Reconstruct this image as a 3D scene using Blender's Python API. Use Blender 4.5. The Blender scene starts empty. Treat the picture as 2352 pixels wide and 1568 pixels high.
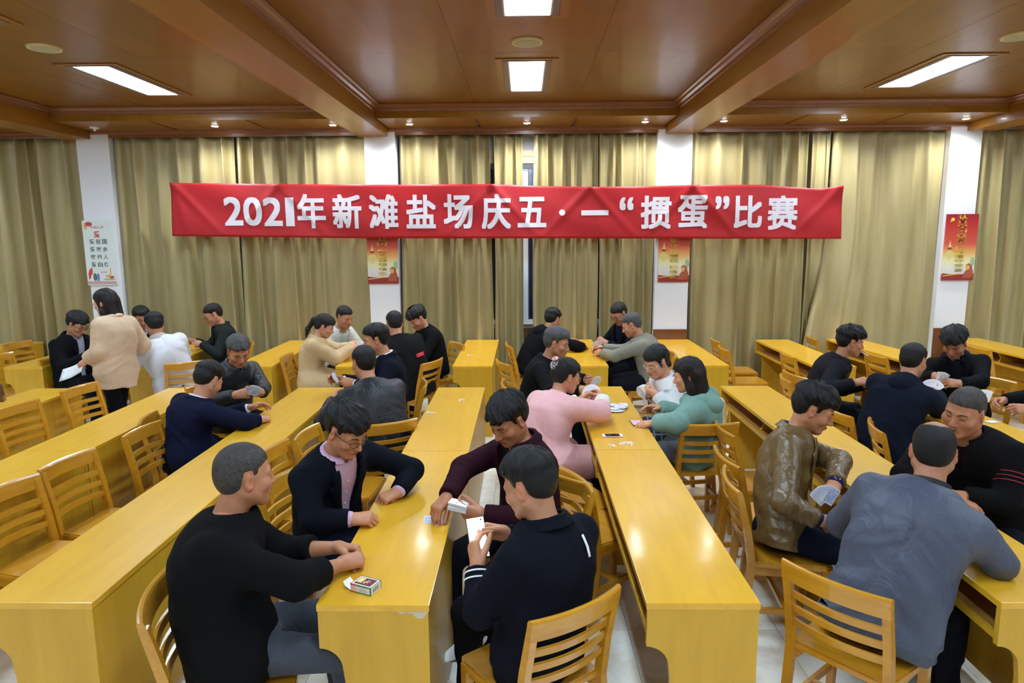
import bpy, bmesh, math, random
import numpy as np
from mathutils import Vector, Matrix

random.seed(7)
SC = bpy.context.scene
COL = SC.collection
R = math.radians

# ------------------------------------------------------------------ camera
cam_d = bpy.data.cameras.new('camera')
cam_d.sensor_width = 36.0
cam_d.lens = 24.0
cam_d.clip_start = 0.05
cam = bpy.data.objects.new('camera', cam_d)
COL.objects.link(cam)
_p, _y, _r = R(8.85), R(1.06), R(0.4)
_f = Vector((-math.sin(_y)*math.cos(_p), math.cos(_y)*math.cos(_p), -math.sin(_p)))
_rt = Vector((math.cos(_y), math.sin(_y), 0))
_up = _rt.cross(_f)
_r2 = _rt*math.cos(_r) - _up*math.sin(_r)
_u2 = _up*math.cos(_r) + _rt*math.sin(_r)
_m = Matrix((_r2, _u2, -_f)).transposed().to_4x4()
_m.translation = (0, 0, 2.1)
cam.matrix_world = _m
SC.camera = cam

# ------------------------------------------------------------------ world, exposure
w = bpy.data.worlds.new('world'); SC.world = w
w.use_nodes = True
w.node_tree.nodes['Background'].inputs[0].default_value = (0.03, 0.035, 0.05, 1)
w.node_tree.nodes['Background'].inputs[1].default_value = 0.3
SC.view_settings.view_transform = 'Standard'
SC.view_settings.look = 'None'
SC.view_settings.gamma = 1.0
SC.view_settings.use_curve_mapping = False
SC.view_settings.exposure = 0.70
PANEL_STRENGTH = 28.0      # ceiling light panels
DOWNLIGHT_WATTS = 25.0     # recessed downlights along the curtain wall
try:
    SC.cycles.use_denoising = True
    SC.cycles.max_bounces = 8
    SC.cycles.diffuse_bounces = 4
    SC.cycles.glossy_bounces = 3
    SC.cycles.transparent_max_bounces = 6
    SC.cycles.sample_clamp_indirect = 6
    SC.cycles.caustics_reflective = False
    SC.cycles.caustics_refractive = False
except Exception:
    pass

# ------------------------------------------------------------------ helpers
def tag(o, label=None, cat=None, group=None, kind=None):
    if label: o['label'] = label
    if cat: o['category'] = cat
    if group: o['group'] = group
    if kind: o['kind'] = kind
    return o

def empty(name, loc=(0, 0, 0), rz=0.0):
    o = bpy.data.objects.new(name, None)
    o.empty_display_size = 0.1
    o.location = loc; o.rotation_euler = (0, 0, rz)
    COL.objects.link(o)
    return o

def obj(name, me, mat=None, parent=None, smooth=False):
    o = bpy.data.objects.new(name, me)
    COL.objects.link(o)
    if mat is not None and not me.materials:
        me.materials.append(mat)
    if parent is not None: o.parent = parent
    if smooth:
        me.polygons.foreach_set('use_smooth', [True]*len(me.polygons))
    return o

def mesh(name, v, f, mat=None):
    me = bpy.data.meshes.new(name)
    me.from_pydata([tuple(map(float, p)) for p in v], [], [tuple(map(int, q)) for q in f])
    if mat: me.materials.append(mat)
    me.update()
    return me

def bm_mesh(name, bm, mat=None):
    me = bpy.data.meshes.new(name)
    bmesh.ops.recalc_face_normals(bm, faces=bm.faces)
    bm.to_mesh(me); bm.free()
    if mat: me.materials.append(mat)
    return me

def add_box(bm, lo, hi, M=None, bevel=0.0):
    lo, hi = Vector(lo), Vector(hi)
    r = bmesh.ops.create_cube(bm, size=1.0)
    vs = r['verts']
    for v in vs:
        v.co = Vector(((v.co.x+.5)*(hi.x-lo.x)+lo.x, (v.co.y+.5)*(hi.y-lo.y)+lo.y, (v.co.z+.5)*(hi.z-lo.z)+lo.z))
    if bevel > 0:
        es = list({e for v in vs for e in v.link_edges})
        rr = bmesh.ops.bevel(bm, geom=es, offset=bevel, segments=2, affect='EDGES', profile=0.7)
        vs = list({v for f in rr['faces'] for v in f.verts} | {v for v in vs if v.is_valid})
    if M is not None:
        for v in vs: v.co = M @ v.co
    return vs

def box(name, lo, hi, mat, parent=None, bevel=0.0, M=None):
    bm = bmesh.new()
    add_box(bm, lo, hi, M, bevel)
    return obj(name, bm_mesh(name, bm, mat), None, parent)

def add_prism(bm, pts, axis, a, b):
    """extrude a closed 2D outline along an axis ('x','y','z') from a to b"""
    def P(p, t):
        return {'x': (t, p[0], p[1]), 'y': (p[0], t, p[1]), 'z': (p[0], p[1], t)}[axis]
    v0 = [bm.verts.new(P(p, a)) for p in pts]
    v1 = [bm.verts.new(P(p, b)) for p in pts]
    n = len(pts)
    bm.faces.new(v0); bm.faces.new(list(reversed(v1)))
    for i in range(n):
        bm.faces.new((v0[i], v1[i], v1[(i+1) % n], v0[(i+1) % n]))

def prism(name, pts, axis, a, b, mat, parent=None):
    bm = bmesh.new(); add_prism(bm, pts, axis, a, b)
    return obj(name, bm_mesh(name, bm, mat), None, parent)

def add_tube(bm, pts, r, seg=8, closed=False):
    pts = [Vector(p) for p in pts]
    rings = []
    n = len(pts)
    up = Vector((0, 0, 1))
    for i, p in enumerate(pts):
        a = pts[(i-1) % n] if (closed or i > 0) else p
        b = pts[(i+1) % n] if (closed or i < n-1) else p
        t = (b-a).normalized()
        s = t.cross(up)
        if s.length < 1e-4: s = t.cross(Vector((1, 0, 0)))
        s.normalize(); q = s.cross(t)
        rr = r[i] if isinstance(r, (list, tuple)) else r
        rings.append([bm.verts.new(p + (s*math.cos(2*math.pi*k/seg) + q*math.sin(2*math.pi*k/seg))*rr) for k in range(seg)])
    m = n if closed else n-1
    for i in range(m):
        A, B = rings[i], rings[(i+1) % n]
        for k in range(seg):
            bm.faces.new((A[k], A[(k+1) % seg], B[(k+1) % seg], B[k]))
    if not closed:
        bm.faces.new(list(reversed(rings[0]))); bm.faces.new(rings[-1])

def copy_tree(o, parent=None):
    c = o.copy(); COL.objects.link(c)
    if parent is not None: c.parent = parent
    for ch in o.children:
        copy_tree(ch, c)
    return c

# ------------------------------------------------------------------ materials
def new_mat(name):
    m = bpy.data.materials.new(name); m.use_nodes = True
    nt = m.node_tree
    return m, nt, nt.nodes['Principled BSDF']

def N(nt, t, **kw):
    n = nt.nodes.new(t)
    for k, v in kw.items():
        if k in n.inputs.keys(): n.inputs[k].default_value = v
        else: setattr(n, k, v)
    return n

def plain(name, rgb, rough=0.5, spec=0.5, metal=0.0, coat=0.0, sheen=0.0, emit=None, alpha=None, trans=0.0):
    m, nt, b = new_mat(name)
    b.inputs['Base Color'].default_value = (*rgb, 1)
    b.inputs['Roughness'].default_value = rough
    b.inputs['Specular IOR Level'].default_value = spec
    b.inputs['Metallic'].default_value = metal
    b.inputs['Coat Weight'].default_value = coat
    b.inputs['Coat Roughness'].default_value = 0.08
    b.inputs['Sheen Weight'].default_value = sheen
    b.inputs['Transmission Weight'].default_value = trans
    if alpha is not None: b.inputs['Alpha'].default_value = alpha
    if emit:
        b.inputs['Emission Color'].default_value = (*emit[0], 1)
        b.inputs['Emission Strength'].default_value = emit[1]
    return m

def ramp(nt, cols):
    r = nt.nodes.new('ShaderNodeValToRGB')
    while len(r.color_ramp.elements) < len(cols): r.color_ramp.elements.new(0.5)
    for e, (p, c) in zip(r.color_ramp.elements, cols):
        e.position = p; e.color = (*c, 1)
    return r

def wood(name, c1, c2, scale=(3, 3, 40), rough=0.25, coat=0.5, axis_obj=False, bump=0.02, coord='Object', broad=0.5, spec=0.5):
    """varnished timber: stretched noise grain along the low-scale axis"""
    m, nt, b = new_mat(name)
    tc = N(nt, 'ShaderNodeTexCoord')
    mp = N(nt, 'ShaderNodeMapping'); mp.inputs['Scale'].default_value = scale
    nt.links.new(tc.outputs[coord], mp.inputs['Vector'])
    oi = N(nt, 'ShaderNodeObjectInfo')
    add = N(nt, 'ShaderNodeVectorMath', operation='ADD')
    mul = N(nt, 'ShaderNodeMath', operation='MULTIPLY'); mul.inputs[1].default_value = 37.0
    nt.links.new(oi.outputs['Random'], mul.inputs[0])
    nt.links.new(mp.outputs[0], add.inputs[0]); nt.links.new(mul.outputs[0], add.inputs[1])
    n1 = N(nt, 'ShaderNodeTexNoise', Scale=1.0, Detail=6.0, Roughness=0.6, Distortion=0.6)
    nt.links.new(add.outputs[0], n1.inputs['Vector'])
    n2 = N(nt, 'ShaderNodeTexNoise', Scale=1.3, Detail=2.0)
    nt.links.new(tc.outputs[coord], n2.inputs['Vector'])
    mx = N(nt, 'ShaderNodeMath', operation='MULTIPLY_ADD')
    nt.links.new(n2.outputs[0], mx.inputs[0]); mx.inputs[1].default_value = broad
    nt.links.new(n1.outputs[0], mx.inputs[2])
    rp = ramp(nt, [(0.45, c1), (1.05, c2)])
    nt.links.new(mx.outputs[0], rp.inputs[0])
    nt.links.new(rp.outputs[0], b.inputs['Base Color'])
    b.inputs['Roughness'].default_value = rough
    b.inputs['Coat Weight'].default_value = coat
    b.inputs['Specular IOR Level'].default_value = spec
    b.inputs['Coat Roughness'].default_value = 0.12
    bp = N(nt, 'ShaderNodeBump', Strength=bump, Distance=0.01)
    nt.links.new(n1.outputs[0], bp.inputs['Height']); nt.links.new(bp.outputs[0], b.inputs['Normal'])
    nb = N(nt, 'ShaderNodeTexNoise', Scale=5.0, Detail=1.0)
    nt.links.new(tc.outputs[coord], nb.inputs['Vector'])
    bp2 = N(nt, 'ShaderNodeBump', Strength=0.12, Distance=0.01)
    nt.links.new(nb.outputs[0], bp2.inputs['Height']); nt.links.new(bp2.outputs[0], b.inputs['Coat Normal'])
    return m

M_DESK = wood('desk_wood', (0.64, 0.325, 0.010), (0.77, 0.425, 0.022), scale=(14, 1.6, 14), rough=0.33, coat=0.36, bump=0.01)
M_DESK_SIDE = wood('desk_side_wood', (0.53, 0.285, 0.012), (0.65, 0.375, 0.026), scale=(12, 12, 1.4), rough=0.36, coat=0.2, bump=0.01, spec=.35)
M_CHAIR = wood('chair_wood', (0.45, 0.185, 0.009), (0.62, 0.30, 0.020), scale=(20, 3, 20), rough=0.28, coat=0.6, bump=0.03)
M_CEIL = wood('ceiling_wood', (0.165, 0.066, 0.005), (0.24, 0.102, 0.010), scale=(9, 0.9, 9), rough=0.36, coat=0.10, bump=0.01, broad=0.6, spec=0.22)
M_BEAM = wood('beam_wood', (0.23, 0.092, 0.008), (0.32, 0.138, 0.016), scale=(9, 0.8, 9), rough=0.36, coat=0.12, bump=0.01, spec=0.25)
M_CROWN = wood('crown_wood', (0.19, 0.064, 0.018), (0.26, 0.095, 0.028), scale=(9, 0.8, 9), rough=0.35, coat=0.3, bump=0.02)
M_WAINS = wood('wainscot_wood', (0.14, 0.045, 0.016), (0.2, 0.07, 0.025), scale=(8, 8, 1), rough=0.35, coat=0.3)
M_WALL = plain('white_plaster', (0.80, 0.81, 0.84), rough=0.8)
M_WHITE = plain('white_paint', (0.85, 0.85, 0.86), rough=0.5)
M_DARK = plain('dark_metal', (0.06, 0.05, 0.055), rough=0.5)
M_REFLECTOR = plain('purple_grey_frame', (0.16, 0.11, 0.11), rough=0.4)
M_ALU = plain('aluminium', (0.55, 0.55, 0.55), rough=0.35, metal=0.7)
M_BLACKHOLE = plain('shadow_gap', (0.02, 0.012, 0.008), rough=0.9)

def make_light_mat(name, col, s):
    m, nt, b = new_mat(name)
    b.inputs['Base Color'].default_value = (0.9, 0.9, 0.9, 1)
    b.inputs['Emission Color'].default_value = (*col, 1)
    b.inputs['Emission Strength'].default_value = s
    return m
M_PANEL = make_light_mat('light_diffuser', (0.66, 0.84, 1.0), PANEL_STRENGTH)
M_BULB = make_light_mat('downlight_lens', (0.86, 0.92, 1.0), 90.0)

def fabric(name, rgb, rough=0.85, sheen=0.02, scale=220.0, bump=0.25, var=0.12, spec=0.09, fold=0.25, fscale=12.0):
    m, nt, b = new_mat(name)
    tc = N(nt, 'ShaderNodeTexCoord')
    n1 = N(nt, 'ShaderNodeTexNoise', Scale=3.5, Detail=4.0)
    nt.links.new(tc.outputs['Object'], n1.inputs['Vector'])
    d = tuple(c*(1-var) for c in rgb); l = tuple(min(1, c*(1+var)) for c in rgb)
    rp = ramp(nt, [(0.3, d), (0.7, l)])
    nt.links.new(n1.outputs[0], rp.inputs[0]); nt.links.new(rp.outputs[0], b.inputs['Base Color'])
    b.inputs['Roughness'].default_value = rough
    b.inputs['Sheen Weight'].default_value = sheen if max(rgb) > .05 else 0.0
    b.inputs['Specular IOR Level'].default_value = spec
    n2 = N(nt, 'ShaderNodeTexNoise', Scale=scale, Detail=2.0)
    nt.links.new(tc.outputs['Object'], n2.inputs['Vector'])
    mp = N(nt, 'ShaderNodeMapping'); mp.inputs['Scale'].default_value = (1, 1, 0.55)
    nt.links.new(tc.outputs['Object'], mp.inputs['Vector'])
    n3 = N(nt, 'ShaderNodeTexNoise', Scale=fscale, Detail=3.0, Roughness=0.5, Distortion=1.2)
    nt.links.new(mp.outputs[0], n3.inputs['Vector'])
    b1 = N(nt, 'ShaderNodeBump', Strength=bump, Distance=0.0015)
    nt.links.new(n2.outputs[0], b1.inputs['Height'])
    b2 = N(nt, 'ShaderNodeBump', Strength=fold, Distance=0.03)
    nt.links.new(n3.outputs[0], b2.inputs['Height']); nt.links.new(b1.outputs[0], b2.inputs['Normal'])
    nt.links.new(b2.outputs[0], b.inputs['Normal'])
    return m
# ================================================================== the room
WALL_Y = 9.0
X0, X1, YB = -9.35, 9.35, -4.3
CEIL, SOFF, BEAMZ = 3.57, 3.42, 3.32
BEAMS = [-9.33, -5.60, -1.87, 1.93, 5.60, 9.33]
BW = 0.18

# floor with its tiles
def marble():
    m, nt, b = new_mat('cream_marble')
    tc = N(nt, 'ShaderNodeTexCoord'); oi = N(nt, 'ShaderNodeObjectInfo')
    mul = N(nt, 'ShaderNodeMath', operation='MULTIPLY'); mul.inputs[1].default_value = 50
    nt.links.new(oi.outputs['Random'], mul.inputs[0])
    add = N(nt, 'ShaderNodeVectorMath', operation='ADD')
    nt.links.new(tc.outputs['Object'], add.inputs[0]); nt.links.new(mul.outputs[0], add.inputs[1])
    n1 = N(nt, 'ShaderNodeTexNoise', Scale=2.2, Detail=8.0, Roughness=0.65, Distortion=1.6)
    nt.links.new(add.outputs[0], n1.inputs['Vector'])
    rp = ramp(nt, [(0.35, (0.74, 0.66, 0.52)), (0.5, (0.86, 0.82, 0.72)), (0.62, (0.90, 0.87, 0.80)), (0.75, (0.80, 0.73, 0.60))])
    nt.links.new(n1.outputs[0], rp.inputs[0]); nt.links.new(rp.outputs[0], b.inputs['Base Color'])
    b.inputs['Roughness'].default_value = 0.12
    return m
M_MARBLE = marble()
M_GROUT = plain('grout', (0.35, 0.31, 0.25), rough=0.9)
floor = box('floor', (X0, YB, -0.12), (X1, WALL_Y, -0.008), M_GROUT)
tag(floor, kind='structure')
tile_me = None
TS = 0.8
bm = bmesh.new(); add_box(bm, (-TS/2+.0015, -TS/2+.0015, -0.010), (TS/2-.0015, TS/2-.0015, 0.0))
tile_me = bm_mesh('tile', bm, M_MARBLE)
for i in range(-8, 9):
    for j in range(1, 12):
        o = obj('tile', tile_me, None, floor); o.location = (i*TS+0.15, j*TS-0.2, 0)
bm = bmesh.new()
add_box(bm, (X0, YB, -0.012), (X1, 0.2, -0.001))
add_box(bm, (X0, 0.2, -0.012), (-6.652, WALL_Y, -0.001))
add_box(bm, (6.952, 0.2, -0.012), (X1, WALL_Y, -0.001))
tag(obj('tile_field', bm_mesh('tile_field', bm, M_MARBLE), None, floor), kind='stuff')

wall = box('wall_back', (X0, WALL_Y, 0), (X1, WALL_Y+0.2, 3.7), M_WALL); tag(wall, kind='structure')
# window opening behind the middle curtains is a real recessed window (frame stands proud of wall)
PILLARS = [(-5.605, -5.195), (-1.985, -1.60), (1.66, 2.085), (5.225, 5.61)]
PFACE = 8.735
for (pa_, pb_) in PILLARS:
    box('pillar', (pa_, PFACE, 0.0), (pb_, WALL_Y, 3.42), M_WALL, wall)
M_WALLP = wood('panelled_wall', (.16, .075, .02), (.22, .11, .035), scale=(3, 3, .5))  # unseen walls: dark wood finish is invented, to cut the bounced fill light
tag(box('wall_left', (X0-0.2, YB, 0), (X0, WALL_Y, 3.7), M_WALLP), kind='structure')
tag(box('wall_right', (X1, YB, 0), (X1+0.2, WALL_Y, 3.7), M_WALLP), kind='structure')
tag(box('wall_front', (X0, YB-0.2, 0), (X1, YB, 3.7), M_WALLP), kind='structure')
bb = empty('baseboard_back'); tag(bb, kind='structure')
xs = [X0] + BEAMS[1:5] + [X1]
for i in range(5):
    a, b_ = BEAMS[i]+0.24, BEAMS[i+1]-0.24
    box('wainscot_panel', (a, WALL_Y-0.03, 0), (b_, WALL_Y-0.001, 0.88), M_WAINS, bb)
for (pa_, pb_) in PILLARS:
    box('pillar_wainscot', (pa_-.004, PFACE-.018, 0), (pb_+.004, PFACE-.001, 0.875), M_WAINS, bb)
    box('cap_rail', (pa_-.008, PFACE-.026, 0.875), (pb_+.008, PFACE-.001, 0.893), M_WAINS, bb)

# window glimpsed through the gap between the middle curtains
win = empty('window_1', (0, 0, 0)); tag(win, kind='structure')
M_WINWOOD = plain('pale_window_wood', (0.78, 0.50, 0.26), rough=0.4)
M_NIGHT = plain('night_glass', (0.012, 0.02, 0.05), rough=0.08)
M_FRAMEDK = plain('window_dark_frame', (0.07, 0.06, 0.06), rough=0.5)
box('glass_pane', (-1.0, WALL_Y-0.012, 1.0), (1.05, WALL_Y-0.002, 2.98), M_NIGHT, win)
box('lintel_board', (-1.1, WALL_Y-0.05, 3.09), (1.15, WALL_Y-0.003, 3.165), M_WINWOOD, win)
box('lintel_board', (-1.1, WALL_Y-0.045, 3.005), (1.15, WALL_Y-0.003, 3.086), M_WINWOOD, win)
box('head_frame', (-1.1, WALL_Y-0.035, 2.94), (1.15, WALL_Y-0.003, 3.003), M_FRAMEDK, win)
box('white_mullion', (-0.012, WALL_Y-0.05, 1.0), (0.052, WALL_Y-0.003, 2.90), M_WHITE, win)
box('sash_stile', (0.056, WALL_Y-0.03, 1.0), (0.068, WALL_Y-0.003, 2.94), M_FRAMEDK, win)
box('sill', (-1.1, WALL_Y-0.09, 0.94), (1.15, WALL_Y-0.003, 1.0), M_WHITE, win)

# ------------------------------------------------------------------ ceiling
ceil = box('ceiling', (X0, YB, CEIL+0.012), (X1, WALL_Y, CEIL+0.2), M_BLACKHOLE); tag(ceil, kind='structure')
ROWS = [8.02, 5.85, 3.42, 0.99, -1.44, -4.29]
BAYS = [(BEAMS[i]+BW, BEAMS[i+1]-BW) for i in range(5)]
for (a, b_) in BAYS:
    n = 3
    for c in range(n):
        xa, xb = a+(b_-a)*c/n, a+(b_-a)*(c+1)/n
        for r in range(len(ROWS)-1):
            g = 0.0012
            o = box('panel', (-(xb-xa)/2+g, -(ROWS[r]-ROWS[r+1])/2+g, 0), ((xb-xa)/2-g, (ROWS[r]-ROWS[r+1])/2-g, 0.014), M_CEIL, ceil)
            o.location = ((xa+xb)/2, (ROWS[r]+ROWS[r+1])/2, CEIL + random.uniform(0, 0.0008))
for x in BEAMS:
    box('beam', (x-BW, YB, BEAMZ), (x+BW, WALL_Y-0.002, CEIL+0.011), M_BEAM, ceil)
M_LIP = wood('dark_edge_wood', (0.16, 0.06, 0.02), (0.2, 0.08, 0.03), scale=(9, .8, 9))
crown = [(0, 0), (0.075, 0), (0.075, -0.012), (0.055, -0.022), (0.045, -0.04), (0.02, -0.052), (0.014, -0.075), (0, -0.08)]
for i, (a, b_) in enumerate(BAYS):
    prism('crown_moulding', [(a+p, CEIL+q) for p, q in crown], 'y', YB+.01, 7.99, M_CROWN, ceil)
    prism('crown_moulding', [(b_-p, CEIL+q) for p, q in reversed(crown)], 'y', YB+.01, 7.99, M_CROWN, ceil)
    # lowered soffit along the curtain wall
    prism('crown_moulding', [(8.02-p, CEIL+q) for p, q in crown], 'x', a, b_, M_CROWN, ceil)
    box('soffit_fascia', (a, 8.02, SOFF), (b_, 8.05, CEIL+0.011), M_BEAM, ceil)
    n = 3
    for c in range(n):
        xa, xb = a+(b_-a)*c/n, a+(b_-a)*(c+1)/n
        o = box('soffit_panel', (-(xb-xa)/2+.018, -0.35, 0), ((xb-xa)/2-.018, 0.35, 0.02), M_BEAM, ceil)
        o.location = ((xa+xb)/2, 8.40, SOFF)
        if c: box('soffit_strip', (xa-0.017, 8.051, SOFF+0.006), (xa+0.017, 8.75, SOFF+0.02), M_LIP, ceil)
    prism('pelmet', [(8.75, SOFF+.0), (8.71, SOFF), (8.715, SOFF-.03), (8.735, SOFF-.045), (8.737, SOFF-.085), (8.75, SOFF-.085)], 'x', a, b_, M_CROWN, ceil)
    box('curtain_track', (a, 8.84, 3.39), (b_, 8.87, 3.42), M_DARK, ceil)
    box('track_cover', (a, 8.752, 3.421), (b_, WALL_Y-.002, 3.44), M_BLACKHOLE, ceil)

# recessed light panels: wooden surround, dark reflector frame, bright diffuser
def ring(bm, x, y, z0, z1, w0, l0, w1, l1):
    """rectangular ring, outer half sizes w0,l0 and inner w1,l1"""
    for (ax, ay, bx, by) in ((-w0, -l0, w0, -l1), (-w0, l1, w0, l0), (-w0, -l1, -w1, l1), (w1, -l1, w0, l1)):
        add_box(bm, (x+ax, y+ay, z0), (x+bx, y+by, z1))
BAYC = [(a+b_)/2 for a, b_ in BAYS]
LY = [6.72, 4.28, 1.84, -0.60, -3.04]
lp = empty('ceiling_light', (0, 0, 0))
bm = bmesh.new(); ring(bm, 0, 0, -0.008, 0.0, .27, .68, .212, .632); obj('wood_surround', bm_mesh('wood_surround', bm, M_BEAM), None, lp)
bm = bmesh.new(); ring(bm, 0, 0, -0.012, 0.001, .21, .63, .165, .61); obj('reflector_frame', bm_mesh('reflector_frame', bm, M_REFLECTOR), None, lp)
bm = bmesh.new(); ring(bm, 0, 0, -0.010, 0.001, .165, .61, .152, .600); obj('trim_ring', bm_mesh('trim_ring', bm, M_ALU), None, lp)
box('diffuser', (-.152, -.6, -.006), (.152, .6, -.001), M_PANEL, lp)
first = True
NB = ['far left', 'left', 'middle', 'right', 'far right']
NR = ['nearest the curtain wall', 'second from the curtain wall', 'third from the curtain wall', 'behind the camera', 'at the rear of the hall']
for i, x in enumerate(BAYC):
    for j, y in enumerate(LY):
        o = lp if first else copy_tree(lp)
        first = False
        o.location = (x, y, CEIL)
        tag(o, 'recessed white light panel in the %s ceiling bay, %s' % (NB[i], NR[j]), 'ceiling light', 'recessed ceiling light panels')

# round ceiling speakers
M_SPK = plain('speaker_cream', (0.62, 0.52, 0.28), rough=0.5)
M_SPKG = plain('speaker_grille', (0.42, 0.38, 0.25), rough=0.7)
sp = empty('ceiling_speaker')
bm = bmesh.new(); bmesh.ops.create_cone(bm, cap_ends=True, segments=40, radius1=.118, radius2=.124, depth=.014)
obj('rim', bm_mesh('rim', bm, M_SPK), None, sp)
bm = bmesh.new(); bmesh.ops.create_cone(bm, cap_ends=True, segments=40, radius1=.098, radius2=.102, depth=.012, matrix=Matrix.Translation((0, 0, -.004)))
obj('grille', bm_mesh('grille', bm, M_SPKG), None, sp)
bm = bmesh.new(); bmesh.ops.create_cone(bm, cap_ends=True, segments=12, radius1=.008, radius2=.01, depth=.01, matrix=Matrix.Translation((0, 0, -.009)))
obj('badge', bm_mesh('badge', bm, M_ALU), None, sp)
for k, i in enumerate((1, 2, 3)):
    o = sp if k == 0 else copy_tree(sp)
    o.location = (BAYC[i], 5.55, CEIL-0.007)
    tag(o, 'round cream ceiling speaker in the %s ceiling bay' % NB[i], 'speaker', 'round ceiling speakers')

# downlights in the soffit
dl = empty('downlight')
bm = bmesh.new(); bmesh.ops.create_cone(bm, cap_ends=True, segments=28, radius1=.045, radius2=.05, depth=.008)
obj('bezel', bm_mesh('bezel', bm, M_WHITE), None, dl)
bm = bmesh.new(); bmesh.ops.create_cone(bm, cap_ends=True, segments=28, radius1=.034, radius2=.034, depth=.006, matrix=Matrix.Translation((0, 0, -.003)))
obj('lens', bm_mesh('lens', bm, M_BULB), None, dl)
DLX = [-7.45, -5.1, -3.70, -2.28, -1.36, .04, 1.44, 2.37, 3.77, 5.2, 7.4]
DLN = ['beyond the left pillar', None, 'above the left end of the red banner', 'just left of the second beam', 'just right of the second beam', 'above the gap in the middle curtains',
       'just left of the third beam', 'just right of the third beam', 'above the right end of the red banner', 'just left of the right pillar', 'beyond the right pillar']
first = True
for x, nm in zip(DLX, DLN):
    if nm is None: continue
    o = dl if first else copy_tree(dl)
    first = False
    o.location = (x, 8.42, SOFF-0.004)
    tag(o, 'small round downlight in the soffit, ' + nm, 'downlight', 'downlights along the curtain wall')
    ld = bpy.data.lights.new('downlight_lamp', 'SPOT'); ld.energy = DOWNLIGHT_WATTS; ld.color = (0.9, 0.95, 1.0)
    ld.spot_size = R(150); ld.spot_blend = 0.8; ld.shadow_soft_size = 0.035
    if nm == 'above the gap in the middle curtains': ld.energy *= 1.8
    lo = bpy.data.objects.new('downlight_lamp', ld); COL.objects.link(lo); lo.parent = o
    lo.location = (0, 0, -0.02)
# smoke detector
sd = empty('smoke_detector', (-5.18, 8.45, SOFF)); tag(sd, 'small white smoke detector on the soffit above the left curtain', 'smoke detector')
bm = bmesh.new(); bmesh.ops.create_cone(bm, cap_ends=True, segments=24, radius1=.05, radius2=.055, depth=.014, matrix=Matrix.Translation((0, 0, -.007)))
obj('base', bm_mesh('base', bm, M_WHITE), None, sd)
bm = bmesh.new(); bmesh.ops.create_cone(bm, cap_ends=True, segments=16, radius1=.012, radius2=.022, depth=.03, matrix=Matrix.Translation((0, 0, -.029)))
obj('sensor_head', bm_mesh('sensor_head', bm, M_WHITE), None, sd)

# ------------------------------------------------------------------ curtains
def curtain_mat():
    m, nt, b = new_mat('gold_satin')
    tc = N(nt, 'ShaderNodeTexCoord')
    mp = N(nt, 'ShaderNodeMapping'); mp.inputs['Scale'].default_value = (1, 1, 0.12)
    nt.links.new(tc.outputs['Object'], mp.inputs['Vector'])
    n1 = N(nt, 'ShaderNodeTexNoise', Scale=5.0, Detail=4.0)
    nt.links.new(mp.outputs[0], n1.inputs['Vector'])
    rp = ramp(nt, [(0.3, (0.31, 0.25, 0.105)), (0.7, (0.45, 0.37, 0.175))])
    nt.links.new(n1.outputs[0], rp.inputs[0]); nt.links.new(rp.outputs[0], b.inputs['Base Color'])
    b.inputs['Roughness'].default_value = 0.42
    b.inputs['Sheen Weight'].default_value = 0.25
    b.inputs['Sheen Roughness'].default_value = 0.4
    n2 = N(nt, 'ShaderNodeTexNoise', Scale=30.0, Detail=3.0); nt.links.new(mp.outputs[0], n2.inputs['Vector'])
    bp = N(nt, 'ShaderNodeBump', Strength=0.15, Distance=0.01)
    nt.links.new(n2.outputs[0], bp.inputs['Height']); nt.links.new(bp.outputs[0], b.inputs['Normal'])
    return m
M_CURT = curtain_mat()

def curtain(x0, x1, seed, label, folds=None, amp=0.078, swoop=0.0, side=0, bunch=None):
    rnd = random.Random(seed)
    W = x1-x0
    nx = int(W/0.015); nz = 32
    nf = folds or max(3, int(W/0.23))
    # fold phase with irregular widths
    cuts = np.cumsum([0]+[rnd.uniform(0.55, 1.5) for _ in range(nf)]); cuts = cuts/cuts[-1]
    amps = [rnd.uniform(0.45, 1.25) for _ in range(nf+1)]
    v, f = [], []
    for j in range(nz+1):
        tz = j/nz
        z = 0.03 + (3.375-0.03)*tz
        for i in range(nx+1):
            u = i/nx
            k = min(nf-1, int(np.searchsorted(cuts, u, side='right'))-1)
            q = (u-cuts[k])/(cuts[k+1]-cuts[k])
            a_ = amps[k]*(1-q)+amps[k+1]*q
            ph = math.pi*2*(k+q)
            s = math.sin(ph)
            y = -amp*a_*(abs(s)**0.8)*(1 if s > 0 else -0.75)
            y *= (0.55+0.45*math.sin(math.pi*min(1, (1-tz)*1.6+.15)/1.0 if tz > .4 else 1.4)) if tz > .9 else 1.0
            y += 0.012*math.sin(ph*2.3+seed+tz*2.0)*(1-tz)
            y += 0.02*math.sin(u*9+seed)*(1-tz)
            x = x0+u*W + 0.018*math.sin(ph*0.5+tz*3+seed) + 0.01*math.cos(ph)
            zz = z
            if tz > 0.985: zz = z + 0.012*math.sin(ph)
            if swoop:
                wl = max(0, 1-u*1.1)**1.1
                dn = max(0, (1-tz)-0.30)/.70
                sm_w = dn*dn*(3-2*dn)
                x += -0.36*wl*sm_w*swoop
                y -= 0.20*wl*sm_w + .05*math.sin(ph*.5+5*u)*sm_w*wl
            v.append((x, y, zz))
    for j in range(nz):
        for i in range(nx):
            a = j*(nx+1)+i
            f.append((a, a+1, a+nx+2, a+nx+1))
    me = mesh('curtain', v, f, M_CURT)
    o = obj('curtain', me, None, None, True)
    o.location = (0, 8.83, 0)
    sm = o.modifiers.new('thick', 'SOLIDIFY'); sm.thickness = 0.003
    tag(o, label, 'curtain', 'gold curtains on the back wall')
    return o
curtain(-9.2, -7.1, 1, 'olive gold curtain at the far left beyond the frame edge')
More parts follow.
